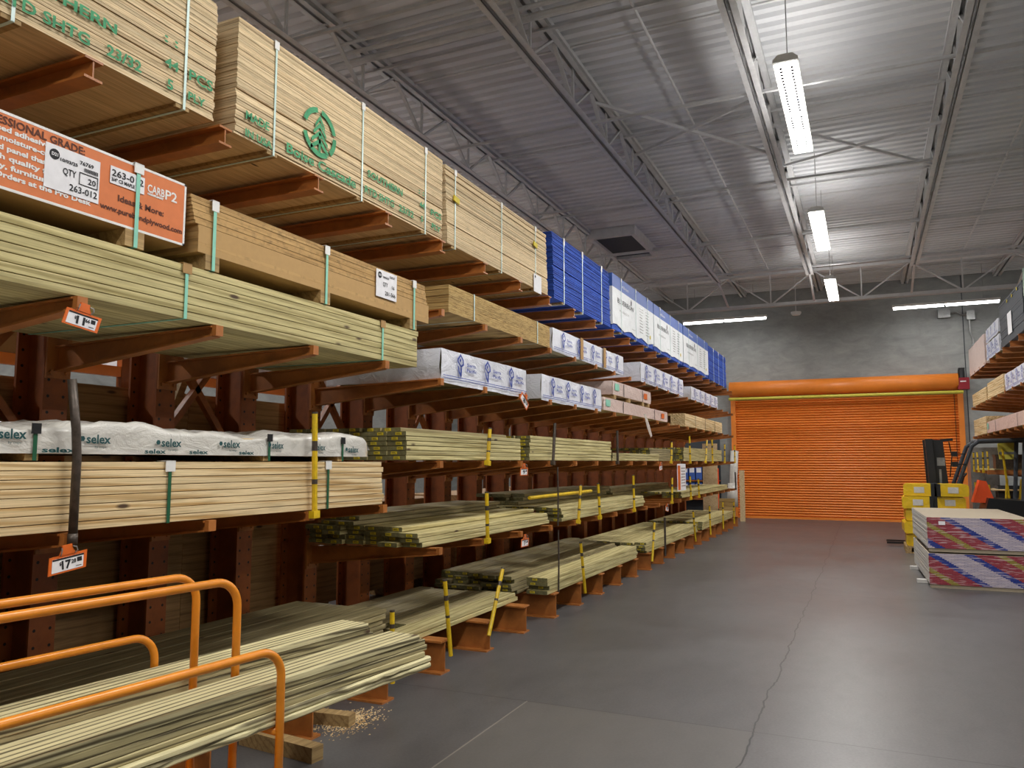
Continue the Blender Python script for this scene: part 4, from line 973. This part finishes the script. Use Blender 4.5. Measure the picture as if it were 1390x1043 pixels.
def drywall(label, z0, n, ph, tagq):
    t = thing('drywall_stack', label, 'drywall', (1.285, 13.40, z0), R(1.5)); t['tape_phase'] = ph
    dm = drywall_mat(t); W_, L_ = 1.22, 2.46; th = .0165
    m = MB()
    o_ = len(m.v); x0, x1, yy0, yy1 = -W_/2, W_/2, -L_/2, L_/2
    m.add([(x0, yy0, 0), (x1, yy0, 0), (x1, yy1, 0), (x0, yy1, 0), (x0, yy0, th - .0012), (x1, yy0, th - .0012), (x1, yy1, th - .0012), (x0, yy1, th - .0012)], [(0, 1, 5, 4)], 2)
    m.f += [(0, 3, 2, 1), (4, 5, 6, 7)]; m.mi += [0, 0]; m.f += [(1, 2, 6, 5), (2, 3, 7, 6), (3, 0, 4, 7)]; m.mi += [1, 1, 1]
    me = m.mesh('sheet', ['gypsum', 'dryside', dm])
    for i in range(n): obj('sheet', me, t, (random.uniform(-.003, .003), random.uniform(-.002, .002), i * th))
    if tagq: MB().box(-.47, -.39, -L_/2 - .006, -L_/2 - .004, n * th - .10, n * th - .05).build('paper_label', 'paper', t)
    for y in (-.75, .75): MB().box(-W_/2 - (-.02 if tagq else .12 if y < 0 else .1), W_/2, y - .05, y + .05, -.05, -.001).build('spacer', 'dryside', t)
    MB().box(-W_/2 + .01, W_/2, -L_/2 + .02, -L_/2 + .10, -.05, -.001).build('spacer', 'gypsum', t)
drywall('lower stack of drywall sheets with striped end tape standing on the floor', .052, 25, .0, False)
drywall('upper stack of drywall sheets with striped end tape and bare tan top', .535, 25, .831, True)

# ------------------------------------------------------------------ yellow packs and forklift behind them
pl = thing('pallet', 'wooden pallet under the yellow film packs', 'pallet', (1.12, 16.98, 0))
for x in (-.48, 0, .48): MB().box(x - .05, x + .05, -.45, .45, .02, .11).build('stringer', 'block', pl)
for i in range(6): MB().box(-.53, .53, -.45 + i * .165, -.45 + i * .165 + .09, .11, .13).build('slat', 'block', pl)
for i in range(3): MB().box(-.53, .53, -.45 + i * .4, -.45 + i * .4 + .1, 0, .02).build('slat', 'block', pl)
k = 0
lname = ['bottom', 'second', 'third', 'fourth', 'top']
for l in range(5):
    for c in range(2):
        off = .02 * (-1) ** l
        o = thing('film_pack', 'yellow film-wrapped pack, %s layer, %s side of the pallet' % (lname[l], ['left', 'right'][c]), 'package', (.86 + c * .53 + off, 16.98 + .03 * (-1) ** (l + c), .132 + l * .232), random.uniform(-.05, .05))
        MB().prism([(-.26, .03), (-.23, .0), (.23, .0), (.26, .03), (.26, .19), (.22, .222), (-.22, .222), (-.26, .19)], 'y', -.42, .42).build('pack', 'yellowpack', o)
        MB().box(-.262 + (.46 if c == 0 else 0), -.20 + (.46 if c == 0 else 0), -.424, .424, -.0, .226).build('black_band', 'black', o)
        MB().box(-.08, .09, -.428, -.42, .06, .17).build('white_patch', 'film', o)  # pale patch that paints the film's highlight onto the pack
fk = thing('forklift', 'dark forklift with overhead guard parked behind the yellow packs', 'forklift', (1.25, 18.06, 0))
mst = MB().prism([(-.10, .25), (.03, .25), (-.05, 2.15), (-.18, 2.15)], 'y', -.42, -.32).prism([(-.10, .25), (.03, .25), (-.05, 2.15), (-.18, 2.15)], 'y', .32, .42).build('mast', 'black', fk)
MB().prism([(-.02, 1.0), (.22, 1.0), (.14, 2.13), (-.17, 2.15)], 'y', -.30, -.26).build('mast_cover', 'black', mst)
MB().box(.02, .16, -.305, -.302, 1.62, 1.78).box(.05, .09, -.305, -.302, 1.2, 1.55).build('sticker', 'grey_metal', mst)
MB().bar((.1, -.25, 2.12), (.32, -.25, 2.14), .05, .05).tube([(.25, -.25, 2.1), (.29, -.25, 1.8), (.24, -.25, 1.4)], .012, 6).build('hose', 'black', mst)
for s_ in (-.2, .2): MB().box(-.95, -.1, s_ - .05, s_ + .05, .05, .09).build('fork', 'black', fk)
MB().box(-.14, -.10, -.5, .5, .1, .55).build('carriage', 'black', fk)
MB().prism([(.1, .18), (1.55, .18), (1.62, .55), (1.5, .95), (.85, 1.0), (.75, .62), (.3, .62), (.25, 1.15), (.1, 1.15)], 'y', -.5, .5).build('body', 'black', fk)
for p in (((.30, -.46, 1.1), (.62, -.46, 2.0), (.75, -.46, 2.1)), ((.30, .46, 1.1), (.62, .46, 2.0), (.75, .46, 2.1)), ((1.42, -.46, .95), (1.5, -.46, 2.1)), ((1.42, .46, .95), (1.5, .46, 2.1)), ((.72, -.46, 2.1), (1.6, -.46, 2.12)), ((.72, .46, 2.1), (1.6, .46, 2.12)), ((.75, -.46, 2.1), (.75, .46, 2.1)), ((1.6, -.46, 2.12), (1.6, .46, 2.12))):
    MB().tube(p, .038, 8).build('guard_tube', 'slate', fk)
for i in range(5): MB().box(.85 + i * .15, .87 + i * .15, -.46, .46, 2.1, 2.14).build('guard_slat', 'slate', fk)
MB().prism([(.62, .9), (1.0, .9), (.86, 1.32), (.75, 1.34)], 'y', -.2, .2).build('seat', 'safety', fk)
MB().tube([(.42, 0, 1.15), (.5, 0, 1.42)], .025, 8).tube([(.5 + .16 * math.cos(a) * .3, .16 * math.sin(a), 1.42 + .16 * math.cos(a) * .3) for a in [i * math.pi / 6 for i in range(13)]], .015, 6).build('steering_wheel', 'black', fk)
for x, r2 in ((.25, .26), (1.3, .22)):
    for s_ in (-.45, .45): MB().tube([(x, s_ - .09, r2), (x, s_ + .09, r2)], r2, 16).build('wheel', 'rubber', fk)
for z in (1.85, 1.65): MB().tube([(.5, -.5, z), (.34, -.52, z)], .01, 6).box(.26, .36, -.55, -.5, z - .05, z + .05).build('mirror', 'black', fk)

# ------------------------------------------------------------------ right-hand rack
XR0 = 2.35 + ARM
def YR(k): return 12.6 + PITCH * k
def rl(k): return (3.0, 2.30) if k < 8 else (3.0, 2.30, 1.50, .80)
for a, b, lab in ((0, 6, 'orange cantilever rack bay nearest on the right, above the drywall'), (6, 12, 'far orange cantilever rack bay on the right beside the roll-up door')):
    rack(lab, list(range(a, b)), rl, 3.80, posts=[(k, z, P42, 0, R(10 * (-1) ** k)) for k in range(8, 12) for z in (1.5, .8) if b == 12], rot=math.pi, xc=XR0, yk=YR, col=COL2, base=(8 if b == 12 else False))
XRF = 2.38; ZR = 3.806
def rstack(name, label, cat, y0, y1, z0, H, n, mats, D=1.2, sname='sheet'):
    t = root_for(name, label, cat, XRF, y0, y1, z0, D, None, -1); sheets(t, D, y1 - y0, H, n, mats, .004, sname); return t
t = rstack('slate_board_stack', 'tall dark grey board stack with a white notice on the right rack', 'board stack', 14.6, 17.0, ZR, .80, 20, ['slate'])
MB().box(.612, .616, .15, .55, .12, .50).build('paper_notice', 'paper', t, (0, -.4, 0))
for y, z in ((-.2, .72), (.3, .72), (.8, .74)): MB().tube([(.61, y, z), (.618, y, z)], .03, 10).build('round_sticker', 'yellowtag', t)
t = rstack('green_board_stack', 'green-edged board stack partly cut off at the right frame edge', 'board stack', 12.6, 14.5, ZR, .95, 20, ['strap_dk'])
sp_bundle('white printed wrapped timber bundle, lower of two on the right top arms', XRF, 17.1, 18.8, ZR, .30, .5, side=-1)
sp_bundle('white printed wrapped timber bundle, upper of two on the right top arms', XRF, 17.15, 18.75, ZR + .36, .24, .5, side=-1, texts=False)
t = rstack('film_wrapped_stack', 'pale film-wrapped stack at the far end of the right top arms', 'wrapped stack', 19.1, 21.8, ZR, .58, 16, ['blue'])
wrap_mesh(1.2, 2.7, .59, .05, .008).build('film', 'pink', t, smooth=True)
sp_bundle('white printed wrapped timber bundle on the second arms at the right frame edge', XRF, 13.4, 16.7, 3.008, .27, .5, side=-1)
bundle('timber_bundle', 'tan timber bundle on the second arms of the right rack', 'timber', XRF, 17.0, 19.1, 3.008, 8, .14, 8, .042, 'pine', (), side=-1, stag=.02)
bundle('timber_bundle', 'tan timber bundle at the far end of the right second arms', 'timber', XRF, 19.3, 21.7, 3.008, 8, .14, 7, .042, 'pine', (), side=-1, stag=.02)
bundle('timber_bundle', 'tan timber bundle on the third arms at the far end of the right rack', 'timber', XRF, 19.6, 21.7, 2.308, 8, .14, 9, .042, 'pine', (), side=-1, stag=.02)
film_bundle('pinkish film-wrapped timber bundle on the third arms of the right rack', XRF, 14.4, 19.4, 2.308, .22, side=-1)
for i in range(6):
    o = obj('treated_board', board_mesh(.18, 3.0, .038, 'treated'), None, (XRF + .1 + .19 * i, 20.4, 1.527)); tag(o, 'pale board on the right lower arms behind the forklift, %s from the aisle' % ORD[i], 'board', 'boards on the right lower arms')
    o = obj('treated_board', board_mesh(.18, 3.0, .038, 'treated_dull'), None, (XRF + .1 + .19 * i, 20.4, .827)); tag(o, 'weathered board on the lowest right arms, %s from the aisle' % ORD[i], 'board', 'boards on the right lowest arms')
for i, (x, y, w, h, mt, lab) in enumerate(((2.9, 19.2, .9, .35, 'slate', 'dark grey crate among the boards behind the forklift'), (2.75, 19.3, .6, .30, 'dkmetal', 'brown metal bin behind the forklift guard'))):
    o = MB().box(-w/2, w/2, -.2, .2, 0, h).box(-w/2 - .01, w/2 + .01, -.21, .21, h - .04, h).build('storage_bin', mt, None, (x, y, (.85, 1.55)[i])); tag(o, lab, 'bin')
t = bpy.data.objects['cantilever_rack.005']
for z in (.86, 1.44): 
    b_ = MB().box(2.25, 3.62, 18.72, 18.78, z, z + .09).build('front_beam', 'steel_lt'); tag(b_, 'orange cross beam behind the forklift, %s of two' % ('lower' if z < 1 else 'upper'), 'beam')
for i, x in enumerate((2.45, 2.62, 2.66, 3.0)):
    o = MB().tube([(x, 18.69, .02 + .5 * (i % 2)), (x + (.12, -.1, .16, .05)[i], 18.66, 1.35 + .6 * (i % 2))], .022, 8).build('yellow_pole', 'yellow'); tag(o, 'yellow pole leaning on the orange cross beams, %s from left' % ORD[i], 'pole')
for i in range(5):
    o = obj('treated_board', board_mesh(.15, 1.2, .03, 'pine'), None, (2.95, 18.9 + .155 * i, 1.12 + .0 * i), (0, 0, R(90))); tag(o, 'pale short board across the rack behind the forklift, %s from the camera' % ORD[i], 'board', 'short boards behind the forklift')
o = thing('steel_cabinet', 'tall grey steel cabinet standing beyond the forklift by the door jamb', 'cabinet', (2.62, 22.6, 0))
MB().box(-.3, .3, -.3, .3, 0, 2.05).build('body', 'grey_metal', o); MB().box(-.27, -.01, -.312, -.301, .1, 1.95).build('door', 'grey_metal', o); MB().box(.01, .27, -.312, -.301, .1, 1.95).build('door', 'grey_metal', o)
o = thing('trash_drum', 'black waste drum behind the drywall at the right edge', 'drum', (2.75, 15.6, 0))
MB().tube([(0, 0, 0), (0, 0, .6), (0, 0, .85)], [.26, .31, .33], 20).build('drum', 'black', o, smooth=True); MB().tube([(0, 0, .83), (0, 0, .87)], .345, 20).build('rim', 'rubber', o)
o = thing('safety_vest', 'yellow-green safety vest hanging behind the forklift guard', 'vest', (2.62, 18.68, 1.75))
MB().prism([(-.16, 0), (.16, 0), (.18, .3), (.10, .42), (-.10, .42), (-.18, .3)], 'y', -.02, .02).build('vest', 'lemon', o); MB().box(-.165, .165, -.025, .025, .1, .15).build('band', 'grey_metal', o)
print('objects', len(bpy.data.objects))
